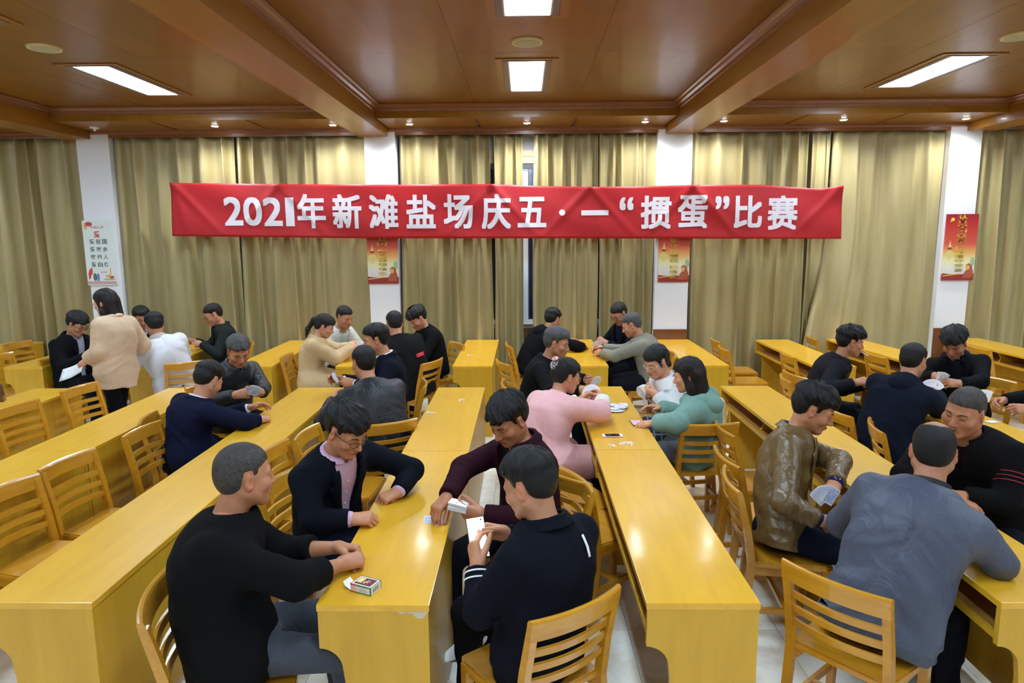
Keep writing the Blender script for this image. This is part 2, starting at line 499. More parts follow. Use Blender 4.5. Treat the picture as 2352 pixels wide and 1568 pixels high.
curtain(-7.08, -5.62, 2, 'olive gold curtain left of the white poster pillar')
curtain(-5.19, -3.66, 3, 'olive gold curtain just right of the white poster pillar')
curtain(-3.64, -2.0, 4, 'olive gold curtain behind the first red characters of the banner')
curtain(-1.59, -0.42, 5, 'olive gold curtain right of the second pillar')
curtain(-0.40, -0.015, 6, 'narrow gold curtain left of the dark window gap', folds=3)
curtain(0.115, 0.92, 16, 'gold curtain right of the dark window gap', folds=5)
curtain(0.94, 1.65, 7, 'gold curtain left of the third pillar', folds=5)
curtain(2.10, 3.55, 8, 'gold curtain right of the third pillar')
curtain(3.57, 3.82, 18, 'narrow bunched curtain strip beside the swept curtain', folds=3, amp=.03)
curtain(3.84, 5.22, 9, 'gold curtain swept sideways with its foot over a desk', folds=6, amp=.035, swoop=1.0)
curtain(5.62, 7.4, 10, 'gold curtain right of the right red poster pillar')
curtain(7.42, 9.2, 11, 'gold curtain at the far right beyond the frame edge')

# ------------------------------------------------------------------ red banner
BY = 8.60
def banner_top(x):
    return float(np.interp(x, [-4.36, -3.04, -1.7, -0.39, .2, .81, 1.4, 2.07, 2.92, 3.62, 3.87],
                           [2.770, 2.745, 2.726, 2.722, 2.697, 2.680, 2.680, 2.692, 2.688, 2.633, 2.668]))
def banner_bot(x):
    return float(np.interp(x, [-4.40, -1.93, .52, 3.92], [2.118, 2.072, 2.056, 2.026]))
PINS = [-4.36, -3.04, -.39, .81, 2.07, 3.87]
def banner_y(x, z):
    t = (z-banner_bot(x))/(banner_top(x)-banner_bot(x))
    y = 0.010*math.sin(x*1.7+.6) + 0.008*math.sin(x*4.3+z*2.5)
    for p in PINS:
        for (sl, am) in ((0.9, .016), (-0.9, .013), (0.25, .010)):
            dx = (x-p) - sl*(1-t)*0.66
            y -= am*math.exp(-(dx/0.055)**2)*max(0, t)**0.5
    y += 0.006*math.sin(9*(x*.5+z*1.3))*math.sin(2.1*x)
    return BY + y
def banner_mat(name, rgb):
    m, nt, b = new_mat(name)
    b.inputs['Base Color'].default_value = (*rgb, 1)
    b.inputs['Roughness'].default_value = 0.5
    b.inputs['Sheen Weight'].default_value = 0.1
    tr = N(nt, 'ShaderNodeBsdfTranslucent'); tr.inputs[0].default_value = (*rgb, 1)
    mx = N(nt, 'ShaderNodeMixShader'); mx.inputs[0].default_value = 0.22
    out = nt.nodes['Material Output']
    nt.links.new(b.outputs[0], mx.inputs[1]); nt.links.new(tr.outputs[0], mx.inputs[2]); nt.links.new(mx.outputs[0], out.inputs[0])
    return m
M_RED = banner_mat('banner_red', (0.50, 0.008, 0.013))
M_CHAR = banner_mat('banner_white', (0.82, 0.78, 0.84))
v, f = [], []
nx, nz = 420, 22
for j in range(nz+1):
    t = j/nz
    for i in range(nx+1):
        x = -4.38 + (3.89+4.38)*i/nx + (1-t)*(-.03 + .06*i/nx)
        z = banner_bot(x)+(banner_top(x)-banner_bot(x))*t
        v.append((x, banner_y(x, z), z))
for j in range(nz):
    for i in range(nx):
        a = j*(nx+1)+i; f.append((a, a+1, a+nx+2, a+nx+1))
ban = obj('banner', mesh('banner', v, f, M_RED), None, None, True)
sm = ban.modifiers.new('thick', 'SOLIDIFY'); sm.thickness = 0.002
tag(ban, 'long red cloth banner with white Chinese lettering across the curtains', 'banner')

def text_mesh(s, bold=0.0):
    c = bpy.data.curves.new('txt', 'FONT'); c.body = s; c.size = 1.0; c.offset = bold
    c.align_x = 'CENTER'; c.resolution_u = 4
    o = bpy.data.objects.new('txt', c); COL.objects.link(o)
    dg = bpy.context.evaluated_depsgraph_get()
    me = bpy.data.meshes.new_from_object(o.evaluated_get(dg))
    V = np.array([p.co[:] for p in me.vertices]); F = [tuple(p.vertices) for p in me.polygons]
    bpy.data.objects.remove(o); bpy.data.curves.remove(c); bpy.data.meshes.remove(me)
    return V, F
CH = [('2', -3.626, .215, .33), ('0', -3.38, .215, .33), ('2', -3.128, .215, .33), ('1', -2.915, .085, .33), ('年', -2.647, .335, .40), ('新', -2.20, .345, .40), ('滩', -1.742, .345, .40),
      ('盐', -1.275, .345, .39), ('场', -.814, .345, .40), ('庆', -.343, .345, .41), ('五', .10, .335, .35), ('·', .473, .075, .075), ('一', .877, .335, .062),
      ('“', 1.264, .15, .14), ('掼', 1.629, .355, .385), ('蛋', 2.08, .345, .385), ('”', 2.433, .15, .14), ('比', 2.754, .325, .375), ('赛', 3.181, .355, .395)]
for s, x, wd, ht in CH:
    V, F = text_mesh(s, 0.0)
    if s == '·':
        a = np.linspace(0, 2*math.pi, 25)[:-1]
        V = np.stack([np.cos(a), np.sin(a), a*0], 1); F = [tuple(range(24))]
    lo, hi = V.min(0), V.max(0)
    cz = (banner_bot(x)+banner_top(x))/2 + 0.0
    if s in '“”': cz += 0.11
    if s in '0123456789': cz -= 0.012
    nv = []; F0 = F; F = []
    bd = .0105
    sh_ = [(-bd, -bd), (bd, -bd), (-bd, bd), (bd, bd)] if s not in '·一' else [(0, 0)]
    for (sx_, sz_) in sh_:
      F += [tuple(i_+len(nv) for i_ in q_) for q_ in F0]
      for p in V:
        X = sx_ + x + ((p[0]-lo[0])/(hi[0]-lo[0])-.5)*wd
        Z = sz_ + cz + ((p[1]-lo[1])/max(1e-6, hi[1]-lo[1])-.5)*ht
        nv.append((X, banner_y(X, Z)-0.006, Z))
    cb = bmesh.new(); cb.from_mesh(mesh('tmp', nv, F)); bmesh.ops.triangulate(cb, faces=cb.faces)
    for _ in range(4):
        le = [e_ for e_ in cb.edges if e_.calc_length() > .05]
        if not le: break
        bmesh.ops.subdivide_edges(cb, edges=le, cuts=1); bmesh.ops.triangulate(cb, faces=cb.faces)
    for v_ in cb.verts: v_.co.y = banner_y(v_.co.x, v_.co.z)-0.005
    o = obj('character', bm_mesh('character', cb, M_CHAR), None, ban)

# ------------------------------------------------------------------ posters on the pillars
def flat_text(name, s, x, y, z, w_, h_, mat, parent, bold=0.02):
    V, F = text_mesh(s, 0.0 if bold > .025 else bold)
    lo, hi = V.min(0), V.max(0)
    b_ = bold*.12*w_/.1 if bold > .025 else 0
    nv, FF = [], []
    for dx in ((-b_, b_) if b_ else (0,)):
        FF += [tuple(i_+len(nv) for i_ in q_) for q_ in F]
        nv += [(x+dx+((p[0]-lo[0])/max(1e-6, hi[0]-lo[0])-.5)*w_, y, z+((p[1]-lo[1])/max(1e-6, hi[1]-lo[1])-.5)*h_) for p in V]
    F = FF
    return obj(name, mesh(name, nv, F, mat), None, parent)
def poly(name, pts, y, mat, parent):
    return obj(name, mesh(name, [(p[0], y, p[1]) for p in pts], [tuple(range(len(pts)))], mat), None, parent)
def disc(cx, cz, rx, rz, n=20, a0=0, a1=2*math.pi):
    return [(cx+rx*math.cos(a0+(a1-a0)*i/n), cz+rz*math.sin(a0+(a1-a0)*i/n)) for i in range(n)]
M_PAPER = plain('poster_white', (0.74, 0.80, 0.76), rough=0.35)
M_INK = plain('poster_ink', (0.12, 0.16, 0.17), rough=0.5)
M_PRED = plain('poster_red_ink', (0.62, 0.06, 0.06), rough=0.5)
M_PPINK = plain('poster_pink_band', (0.62, 0.36, 0.33), rough=0.5)
M_PBLUE = plain('poster_blue_ink', (0.16, 0.28, 0.58), rough=0.5)
M_PORANGE = plain('poster_orange_ink', (0.72, 0.42, 0.12), rough=0.5)
M_PGREEN = plain('poster_green_ink', (0.35, 0.5, 0.3), rough=0.5)
PY = 8.712
wp = empty('white_poster', (-5.432, PY, 1.5)); tag(wp, 'white vertical poster with red and grey Chinese words on left pillar', 'poster')
box('board', (-.19, 0, 0), (.19, .022, .82), M_PAPER, wp)
box('bottom_band', (-.19, -.0012, .012), (.19, -.0002, .05), M_PPINK, wp)
flat_text('red_heading', '爱', -.01, -.002, .645, .085, .085, M_PRED, wp)
for k, s in enumerate(('爱祖国', '爱家乡', '家他人', '爱自然')):
    for c, chh in enumerate(s):
        flat_text('word', chh, -.085+.082*c, -.002, .555-.097*k, .064, .062, M_INK, wp)
flat_text('small_heading', '中国心系', .0, -.002, .735, .17, .032, M_PRED, wp, 0.0)
flat_text('small_line', '讲文明', .03, -.002, .165, .075, .022, M_PRED, wp, 0.0)
poly('ribbon', disc(-.105, .775, .045, .028), -.0015, M_PRED, wp); poly('ribbon_ring', disc(-.15, .75, .022, .045), -.0012, M_PORANGE, wp)
poly('red_arc', [(-.165, .07), (-.17, .15), (-.15, .2), (-.115, .225), (-.11, .17), (-.13, .1)], -.0015, M_PRED, wp)
poly('figure_grey', disc(-.085, .105, .025, .05), -.002, M_INK, wp); poly('figure_blue', disc(-.045, .1, .02, .055), -.002, M_PBLUE, wp); poly('figure_pale', disc(-.12, .09, .02, .045), -.002, M_WHITE, wp)
poly('crane', disc(.12, .17, .008, .06), -.0015, M_PORANGE, wp); poly('hill_green', disc(.1, .075, .08, .014), -.0013, M_PGREEN, wp)
poly('boat_red', [(.1, .11), (.17, .12), (.15, .085), (.12, .08)], -.002, M_PRED, wp); poly('dragon_gold', disc(.09, .115, .04, .018), -.0017, M_PORANGE, wp)

def sunrise():
    m, nt, b = new_mat('poster_sunrise')
    tc = N(nt, 'ShaderNodeTexCoord'); sx = N(nt, 'ShaderNodeSeparateXYZ')
    nt.links.new(tc.outputs['Object'], sx.inputs[0])
    mr = N(nt, 'ShaderNodeMapRange'); mr.inputs[1].default_value = 0.0; mr.inputs[2].default_value = .82
    nt.links.new(sx.outputs[2], mr.inputs[0])
    rp = ramp(nt, [(0.0, (0.35, .02, .03)), (0.09, (.40, .02, .03)), (.1, (.72, .66, .62)), (.2, (.78, .75, .66)), (.3, (.82, .78, .42)), (.42, (.80, .42, .12)), (.55, (.66, .10, .06)), (.85, (.50, .025, .025)), (1.0, (.30, .012, .02))])
    nt.links.new(mr.outputs[0], rp.inputs[0]); nt.links.new(rp.outputs[0], b.inputs['Base Color'])
    b.inputs['Roughness'].default_value = 0.35
    return m
M_SUN = sunrise()
M_GOLD = plain('poster_gold_ink', (0.85, 0.60, 0.06), rough=0.4)
M_GOLDP = plain('poster_pale_gold', (0.72, 0.62, 0.2), rough=0.4)
M_MAROON = plain('poster_maroon', (0.30, 0.03, 0.03), rough=0.4)
M_SKIN_LION = plain('poster_bronze', (0.42, 0.10, 0.05), rough=0.4)
def red_poster(x, slogan, groups, label):
    e = empty('red_poster', (x, PY, 1.50)); tag(e, label, 'poster', 'red slogan posters on the pillars')
    box('board', (-.195, 0, 0), (.195, .022, .82), M_SUN, e)
    n = len(slogan); pos = []
    z = .785
    for gi, g in enumerate(groups):
        for _ in range(g):
            pos.append(z); z -= .0575*12/ n if n != 12 else .0575
        z -= .028
    for s, zz in zip(slogan, pos):
        flat_text('word', s, .0, -.002, zz, .115, .047, M_GOLD, e, .03)
    # red ground, ornamental column and bronze lion printed at the foot
    poly('red_ground', [(-.195, .0), (.195, .0), (.195, .085), (.0, .06), (-.195, .09)], -.0008, M_MAROON, e)
    poly('gold_stripe', [(-.19, .06), (.0, .085), (.0, .075), (-.19, .05)], -.0012, M_GOLD, e)
    poly('column_shaft', [(-.14, .25), (-.12, .25), (-.118, .36), (-.142, .36)], -.0014, M_GOLDP, e)
    poly('column_bowl', disc(-.13, .33, .055, .04), -.0012, M_GOLDP, e)
    poly('column_band', disc(-.13, .40, .03, .012), -.0018, M_MAROON, e)
    poly('column_top', [(-.15, .41), (-.11, .41), (-.128, .50)], -.0014, M_GOLDP, e)
    poly('lion_body', [(.06, .03), (.17, .03), (.185, .1), (.16, .19), (.12, .215), (.09, .19), (.10, .13), (.07, .09)], -.0014, M_SKIN_LION, e)
    poly('lion_mane', disc(.115, .16, .025, .03), -.0018, M_PORANGE, e)
    poly('green_hill', disc(.165, .23, .028, .06), -.001, M_PGREEN, e)
    return e
red_poster(-1.80, '传承红色基因坚定理想信念', (6, 6), 'red and gold slogan poster half hidden by banner, left of the middle curtains')
red_poster(1.893, '守初心担使命找差距抓落实', (3, 3, 3, 3), 'red and gold slogan poster half hidden by banner, right of the middle curtains')
rp4 = red_poster(5.453, '认真学习党章严格遵守党章', (6, 6), 'red and gold slogan poster in full view on the rightmost pillar')
# party emblem at the upper left of the free-standing poster
poly('emblem_sickle', disc(-.125, .755, .028, .022, 16, -2.4, 2.4), -.0016, M_GOLD, rp4)
poly('emblem_hammer', [(-.155, .73), (-.148, .722), (-.11, .765), (-.117, .773)], -.002, M_GOLD, rp4)
# ================================================================== desks
DL, DW, DH = 1.816, 0.418, 0.76
M_SHELF_DK = wood('shelf_wood', (0.30, 0.13, 0.03), (0.38, 0.18, 0.05), scale=(12, 1.5, 12), rough=0.5, coat=0.1)
def make_desk():
    e = empty('desk')
    box('desk_top', (0, 0, DH-.026), (DW, DL, DH), M_DESK, e, bevel=.003)
    pts = [(0.004, DH-.026), (0.004, .615)]
    for k in range(9):
        a = math.pi/2*k/8
        pts.append((0.004+0.085*math.sin(a)*1.0, .615-.03-.085*(1-math.cos(a))))
    pts += [(.095, .45), (.10, 0.0), (DW-.004, 0.0), (DW-.004, DH-.026)]
    for (a, b_) in ((0.003, .028), (DL-.028, DL-.003)):
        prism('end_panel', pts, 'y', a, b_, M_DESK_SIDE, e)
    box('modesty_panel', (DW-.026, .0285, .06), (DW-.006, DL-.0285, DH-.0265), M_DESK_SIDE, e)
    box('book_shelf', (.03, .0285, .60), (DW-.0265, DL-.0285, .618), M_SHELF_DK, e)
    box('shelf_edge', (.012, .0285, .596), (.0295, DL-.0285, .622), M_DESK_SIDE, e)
    dv = [(.05, .6185), (DW-.027, .6185), (DW-.027, DH-.0265), (.03, DH-.0265), (.055, .70), (.075, .66)]
    prism('shelf_divider', dv, 'y', DL/2-.009, DL/2+.009, M_DESK_SIDE, e)
    return e
desk0 = make_desk()
# (left x, front y, rotation degrees, description)
DESKS = [
 (-4.43, 2.33, 0, 'at the left edge, partly out of frame'), (-4.43, 4.15, 0, 'left edge row, with its end near the striding woman'),
 (-3.21, 2.33, 0, 'leftmost front desk, cropped by the frame'), (-3.21, 4.15, 0, 'second row from left, ending behind the navy-suited man'),
 (-2.03, 2.33, 0, 'big front left desk with bright light reflection'), (-2.03, 4.15, 0, 'under the navy-suited leaning man\'s forearm'),
 (-.772, 2.32, 0, 'front middle desk with the small card box'), (-.772, 4.14, 0, 'middle desk behind the navy blazer man with wrapper scraps'),
 (.445, 2.34, 0, 'empty front desk right of the aisle'), (.445, 4.16, 0, 'scattered with white cards before the pink-coated woman'),
 (1.74, 2.35, 0, 'front right desk under the grey-shirted man\'s elbow'), (1.745, 4.17, 0, 'bare desk behind the brown leather jacket'),
 (2.98, 2.34, 0, 'behind the black tracksuit man, right edge'), (2.98, 4.16, 0, 'card desk at right, between hooded man and black jacket man'),
 (4.42, 4.15, 0, 'at the right frame edge beyond the black sleeve'),
 (-6.75, 6.95, 0, 'far left corner under the curtain'), (-5.50, 6.98, 0, 'left of the black coated man by the curtain'), (-4.27, 6.98, 0, 'between the black coated man and white jacket man'),
 (-3.07, 6.98, 0, 'empty, behind the grey haired man by the curtain'), (-1.975, 6.96, 0, 'between the trench coat woman and red-patch jacket man'), (-.75, 6.95, 0, 'empty narrow end, just left of the window gap by the curtain'),
 (.45, 6.94, 0, 'under the grey blazer man\'s forearms by the curtain'), (1.69, 6.94, 0, 'right of the third pillar with bare glossy top'), (2.95, 6.86, 0, 'with open book shelf below the swept curtain\'s left'),
 (4.02, 6.9, 5, 'skewed, under the swept curtain\'s foot'), (5.42, 6.92, 1, 'in the right back corner with open book shelf')]
first = True
for (x, y, rz, d) in DESKS:
    o = desk0 if first else copy_tree(desk0)
    first = False
    o.location = (x, y, 0); o.rotation_euler = (0, 0, R(rz))
    tag(o, 'long yellow varnished desk ' + d, 'desk', 'long yellow desks in rows')

# worn veneer on the corner of the front middle desk
M_CHIP = plain('bare_fibreboard', (.62, .50, .38), rough=.8)
for dk in [o for o in bpy.data.objects if o.get('category') == 'desk' and 'small card box' in o['label']]:
    rr = random.Random(2); px = [(.30, DH-.027)]
    for k in range(12):
        px.append((.31+.009*k, DH-.029-rr.uniform(.002, .006)-(.02 if k in (7, 8, 9) else 0)-(.012 if k in (6, 10) else 0)))
    px.append((.4135, DH-.029)); px.append((.4135, DH-.0265))
    obj('chipped_corner', mesh('chipped_corner', [(a, .0024, b) for a, b in px], [tuple(range(len(px)))], M_CHIP), None, dk)

# ================================================================== chairs
def curved_bar(name, z0, z1, x0, th, y1, bulge, mat, parent, lean=-.2, n=10, rnd=0.0):
    bm = bmesh.new(); rings = []
    for i in range(n+1):
        q = -1+2*i/n
        y = y1*q
        xo = x0 - bulge*(1-q*q)
        pr = []
        h = z1-z0
        prof = [(-th/2, 0), (th/2, 0), (th/2, h-rnd), (th/2-rnd*.35, h-rnd*.3), (0, h), (-th/2+rnd*.35, h-rnd*.3), (-th/2, h-rnd)] if rnd else [(-th/2, 0), (th/2, 0), (th/2, h), (-th/2, h)]
        for (px, pz) in prof:
            pr.append(bm.verts.new((xo+px+lean*pz, y, z0+pz)))
        rings.append(pr)
    k = len(rings[0])
    for a, b_ in zip(rings[:-1], rings[1:]):
        for i in range(k):
            bm.faces.new((a[i], a[(i+1) % k], b_[(i+1) % k], b_[i]))
    bm.faces.new(rings[0]); bm.faces.new(list(reversed(rings[-1])))
    return obj(name, bm_mesh(name, bm, mat), None, parent)
def make_chair():
    e = empty('wooden_chair')
    bm = bmesh.new()
    n = 6
    pts = [(-.19, -.19), (-.05, -.205), (.17, -.212), (.205, -.19), (.212, 0), (.205, .19), (.17, .212), (-.05, .205), (-.19, .19)]
    add_prism(bm, pts, 'z', .424, .45)
    bmesh.ops.recalc_face_normals(bm, faces=bm.faces)
    es = [ed for ed in bm.edges if all(abs(v.co.z-.45) < 1e-5 for v in ed.verts)]
    bmesh.ops.bevel(bm, geom=es, offset=.008, segments=2, affect='EDGES')
    obj('seat', bm_mesh('seat', bm, M_CHAIR), None, e)
    for s in (-1, 1):
        bm = bmesh.new()
        ys = .19*s
        sec = [(-.235, 0.0, .034), (-.19, .44, .04), (-.215, .60, .036), (-.262, .80, .03)]
        rings = []
        for (x, z, t) in sec:
            rings.append([bm.verts.new(p) for p in ((x-t/2, ys-.015, z), (x+t/2, ys-.015, z), (x+t/2, ys+.015, z), (x-t/2, ys+.015, z))])
        for a, b_ in zip(rings[:-1], rings[1:]):
            for i in range(4): bm.faces.new((a[i], a[(i+1) % 4], b_[(i+1) % 4], b_[i]))
        bm.faces.new(rings[0]); bm.faces.new(list(reversed(rings[-1])))
        obj('leg', bm_mesh('leg', bm, M_CHAIR), None, e)
        bm = bmesh.new()
        rings = []
        for (z, t) in ((0, .014), (.424, .019)):
            rings.append([bm.verts.new(p) for p in ((.175-t, ys*.97-t, z), (.175+t, ys*.97-t, z), (.175+t, ys*.97+t, z), (.175-t, ys*.97+t, z))])
        for i in range(4): bm.faces.new((rings[0][i], rings[0][(i+1) % 4], rings[1][(i+1) % 4], rings[1][i]))
        bm.faces.new(rings[0]); bm.faces.new(list(reversed(rings[1])))
        obj('leg', bm_mesh('leg', bm, M_CHAIR), None, e)
        box('side_stretcher', (-.20, ys*.97-.009, .17), (.168, ys*.97+.009, .20), M_CHAIR, e)
        box('side_apron', (-.175, ys*.93-.009, .375), (.16, ys*.93+.009, .423), M_CHAIR, e)
    box('front_apron', (.168, -.168, .375), (.184, .168, .423), M_CHAIR, e)
    box('cross_stretcher', (-.02, -.175, .175), (.0, .175, .198), M_CHAIR, e)
    curved_bar('top_rail', .745, .828, -.252, .026, .207, .032, M_CHAIR, e, lean=-.18, rnd=.012)
    for z, x in ((.535, -.203), (.60, -.216), (.665, -.231)):
        curved_bar('slat', z, z+.03, x, .014, .178, .03, M_CHAIR, e, lean=-.2)
    return e
chair0 = make_chair()
# (x, y, facing degrees, z, description)
CHAIRS = [
 (-2.42, 3.77, -8, 'empty, second from front beside the big front left desk'), (-2.46, 3.31, -10, 'empty, nearest the camera at the left frame edge'), (-2.33, 4.42, -4, 'empty, right behind the navy-suited leaning man'),
 (-2.46, 4.80, 14, 'under the navy-suited leaning man'), (-2.58, 5.72, -30, 'under the grey-haired man with dark jacket'),
 (-3.70, 5.06, -10, 'empty, at the left edge in the second row'), (-3.62, 5.72, -8, 'empty, in front of the striding woman'),
 (-3.68, 7.12, 128, 'under the white-jacketed man, back toward camera'), (-4.86, 7.2, -8, 'under the black-coated man with glasses'), (-4.76, 8.17, -35, 'under the dark-jacketed man by the left curtain'), (-3.60, 8.10, 206, 'under the man in charcoal jacket with glasses'),
 (-6.05, 8.25, -8, 'empty, tucked into the far left corner'), (-5.62, 7.35, -8, 'empty, cut by the left frame edge at the back'),
 (-1.07, 4.82, 118, 'under the black-jacketed man with shaved neck'), (-1.16, 5.82, 188, 'under the navy-suited man in profile'), (-1.20, 7.03, 157, 'under the man with red patch on his back'), (-1.04, 7.94, 210, 'under the young man in black shirt'),
 (-2.33, 7.3, 2, 'under the trench coat woman'), (-2.28, 7.98, -25, 'under the man in pale zip jacket'),
 (-1.06, 3.42, -14, 'under the man in navy blazer and pink shirt'), (-1.28, 3.97, -6, 'empty, just behind the navy blazer man'), (-1.18, 4.34, -4, 'empty, only its rail end seen past the navy blazer'),
 (-1.09, 2.36, 16, 'under the man in black sweater'), (0.02, 2.445, 127, 'front middle, under the man looking at phone'), (0.02, 3.37, 200, 'under the man in maroon coat'),
 (.40, 3.72, 42, 'empty, beside the maroon coat man with slats toward camera'), (.32, 4.12, 22, 'empty, between maroon coat and pink coat'), (.12, 4.60, 32, 'under the woman in pink coat'),
 (.10, 5.85, 5, 'under the man with blue sweater collar'), (.03, 6.94, 22, 'empty, left of the man with blue sweater'), (.08, 8.02, 10, 'under the black-hooded man by the curtain'),
 (1.23, 4.80, 97, 'under the girl in teal hoodie, back toward camera'), (1.22, 5.29, 192, 'with a cream coat over its back'), (1.33, 7.30, 170, 'under the man in grey blazer'), (1.2, 8.0, 208, 'under the dark-jacketed man behind the grey blazer'),
 (1.44, 3.86, 4, 'empty, behind the leather-jacketed man\'s chair'), (1.36, 3.45, -6, 'under the man in brown leather jacket'), (1.60, 4.44, 2, 'empty, behind the leather-jacketed man, half hidden by desk'),
 (1.36, 2.58, 40, 'front right, under the man in grey shirt'), (2.50, 3.53, 195, 'under the man in black tracksuit'),
 (2.53, 4.93, 8, 'under the man in navy hooded jacket'), (2.62, 4.42, -15, 'empty, between the leather-jacketed man and the tracksuit man'), (2.60, 5.98, -8, 'under the man with cigarette'),
 (2.60, 8.28, 0, 'empty, by the curtain right of the third pillar'), (2.52, 7.66, 0, 'empty, its seat showing beside the desk right of the third pillar'),
 (3.07, 7.22, 0, 'empty, pushed under the desk with open shelf'), (2.74, 6.22, 10, 'empty, behind the man with cigarette'), (3.83, 8.42, -6, 'empty, at the curtain sweep'),
 (3.88, 5.86, 205, 'under the man in black jacket at right'), (3.98, 7.2, 4, 'empty, behind the navy hooded man, mostly hidden'), (5.34, 7.62, 0, 'empty, in the right back corner'), (4.10, 4.93, 182, 'under the person cut by the right frame edge')]
first = True
for (x, y, a, d) in CHAIRS:
    o = chair0 if first else copy_tree(chair0)
    first = False
    o.location = (x, y, 0); o.rotation_euler = (0, 0, R(a))
    tag(o, 'slatted wooden chair ' + d, 'chair', 'slatted yellow wooden chairs')
# ================================================================== people
# Bodies, clothes and hair are signed-distance fields turned into meshes with surface nets.
f32 = np.float32
def V3(*a): return np.array(a, dtype=f32)
def nrm(v):
    v = np.asarray(v, dtype=f32); return v/max(1e-9, float(np.linalg.norm(v)))

def cc(p, a, b, ra, rb):
    """capsule from a to b with radii ra, rb"""
    ba = b-a; L2 = max(1e-9, float(ba@ba))
    q = p-a
    t = np.clip((q@ba)/L2, 0, 1)
    q = q - t[:, None]*ba
    return np.sqrt(np.einsum('ij,ij->i', q, q)) - (ra+(rb-ra)*t)

def ell(p, c, r, A=None):
    q = p-c
    if A is not None: q = q@A.T
    r = np.asarray(r, dtype=f32)
    k0 = np.sqrt(np.einsum('ij,ij->i', q/r, q/r))
    k1 = np.sqrt(np.einsum('ij,ij->i', q/(r*r), q/(r*r)))
    return k0*(k0-1)/np.maximum(k1, 1e-6)

def smin(a, b, k):
    h = np.maximum(k-np.abs(a-b), 0)/k
    return np.minimum(a, b) - h*h*k*0.25
def smax(a, b, k): return -smin(-a, -b, k)

_NT = np.random.RandomState(5).uniform(-1, 1, (32, 32, 32)).astype(f32)
def vnoise(Q):
    fl = np.floor(Q); fr = (Q-fl).astype(f32); i0 = fl.astype(np.int32) & 31; i1 = (i0+1) & 31
    fr = fr*fr*(3-2*fr)
    x0, y0, z0 = i0.T; x1, y1, z1 = i1.T; fx, fy, fz = fr.T
    a = _NT[x0, y0, z0]*(1-fx)+_NT[x1, y0, z0]*fx; b = _NT[x0, y1, z0]*(1-fx)+_NT[x1, y1, z0]*fx
    c = _NT[x0, y0, z1]*(1-fx)+_NT[x1, y0, z1]*fx; d = _NT[x0, y1, z1]*(1-fx)+_NT[x1, y1, z1]*fx
    a = a*(1-fy)+b*fy; c = c*(1-fy)+d*fy
    return a*(1-fz)+c*fz
_OFF = np.array([[i, j, k] for i in (0, 1) for j in (0, 1) for k in (0, 1)])
_EDG = [(a, b) for a in range(8) for b in range(a+1, 8) if bin(a ^ b).count('1') == 1]
def polygonise(sdf, lo, hi, h):
    lo = np.asarray(lo, dtype=f32); hi = np.asarray(hi, dtype=f32)
    B = 6
    nb = np.maximum(1, np.ceil((hi-lo)/(h*B)).astype(int))
    n = nb*B
    G = np.ones(tuple(n), dtype=f32)
    bi = np.indices(tuple(nb)).reshape(3, -1).T
    cen = lo + (bi*B + (B-1)/2.0).astype(f32)*f32(h)
    d = sdf(cen.astype(f32))
    keep = np.abs(d) < B*h*0.87*1.25 + 0.012
    GB = G.reshape(nb[0], B, nb[1], B, nb[2], B)
    ins = (d < 0) & ~keep
    if ins.any():
        I = bi[ins]; GB[I[:, 0], :, I[:, 1], :, I[:, 2], :] = -1
    K = bi[keep]
    loc = np.indices((B, B, B)).reshape(3, -1).T
    pts = (lo + ((K[:, None, :]*B + loc[None]).reshape(-1, 3)).astype(f32)*f32(h)).astype(f32)
    dv = np.empty(len(pts), dtype=f32)
    CH_ = 200000
    for s in range(0, len(pts), CH_):
        dv[s:s+CH_] = sdf(pts[s:s+CH_])
    GB[K[:, 0], :, K[:, 1], :, K[:, 2], :] = dv.reshape(-1, B, B, B)
    S = G < 0
    m = [n[0]-1, n[1]-1, n[2]-1]
    cnt = np.zeros(m, dtype=np.int8)
    for o in _OFF:
        cnt += S[o[0]:o[0]+m[0], o[1]:o[1]+m[1], o[2]:o[2]+m[2]]
    act = (cnt > 0) & (cnt < 8)
    cells = np.argwhere(act)
    if len(cells) == 0: return np.zeros((0, 3), f32), np.zeros((0, 4), int)
    idx = np.full(m, -1, dtype=np.int32)
    idx[act] = np.arange(len(cells))
    val = np.stack([G[cells[:, 0]+o[0], cells[:, 1]+o[1], cells[:, 2]+o[2]] for o in _OFF], 1)
    acc = np.zeros((len(cells), 3), f32); num = np.zeros(len(cells), f32)
    for a, b in _EDG:
        va, vb = val[:, a], val[:, b]
        x = (va < 0) != (vb < 0)
        t = np.where(x, va/np.where(x, va-vb, 1), 0)
        acc += np.where(x[:, None], _OFF[a]+(t[:, None]*(_OFF[b]-_OFF[a])), 0).astype(f32); num += x
    vert = lo + (cells + acc/num[:, None]).astype(f32)*f32(h)
    quads = []
    for ax in range(3):
        u, w_ = (ax+1) % 3, (ax+2) % 3
        sl0 = [slice(1, m[0]), slice(1, m[1]), slice(1, m[2])]
        sl0[ax] = slice(0, m[ax]); sl1 = list(sl0); sl1[ax] = slice(1, m[ax]+1)
        A, Bq = S[tuple(sl0)], S[tuple(sl1)]
        ch = np.argwhere(A != Bq)
        if len(ch) == 0: continue
        sa = A[ch[:, 0], ch[:, 1], ch[:, 2]]
        base = ch.copy()
        for k in range(3):
            if k != ax: base[:, k] += 1
        eu = np.zeros(3, int); eu[u] = 1; ew = np.zeros(3, int); ew[w_] = 1
        c = [base-eu-ew, base-ew, base, base-eu]
        q = np.stack([idx[x[:, 0], x[:, 1], x[:, 2]] for x in c], 1)
        q[~sa] = q[~sa][:, ::-1]
        quads.append(q)
    q = np.concatenate(quads)
    return vert, q[(q >= 0).all(1)]

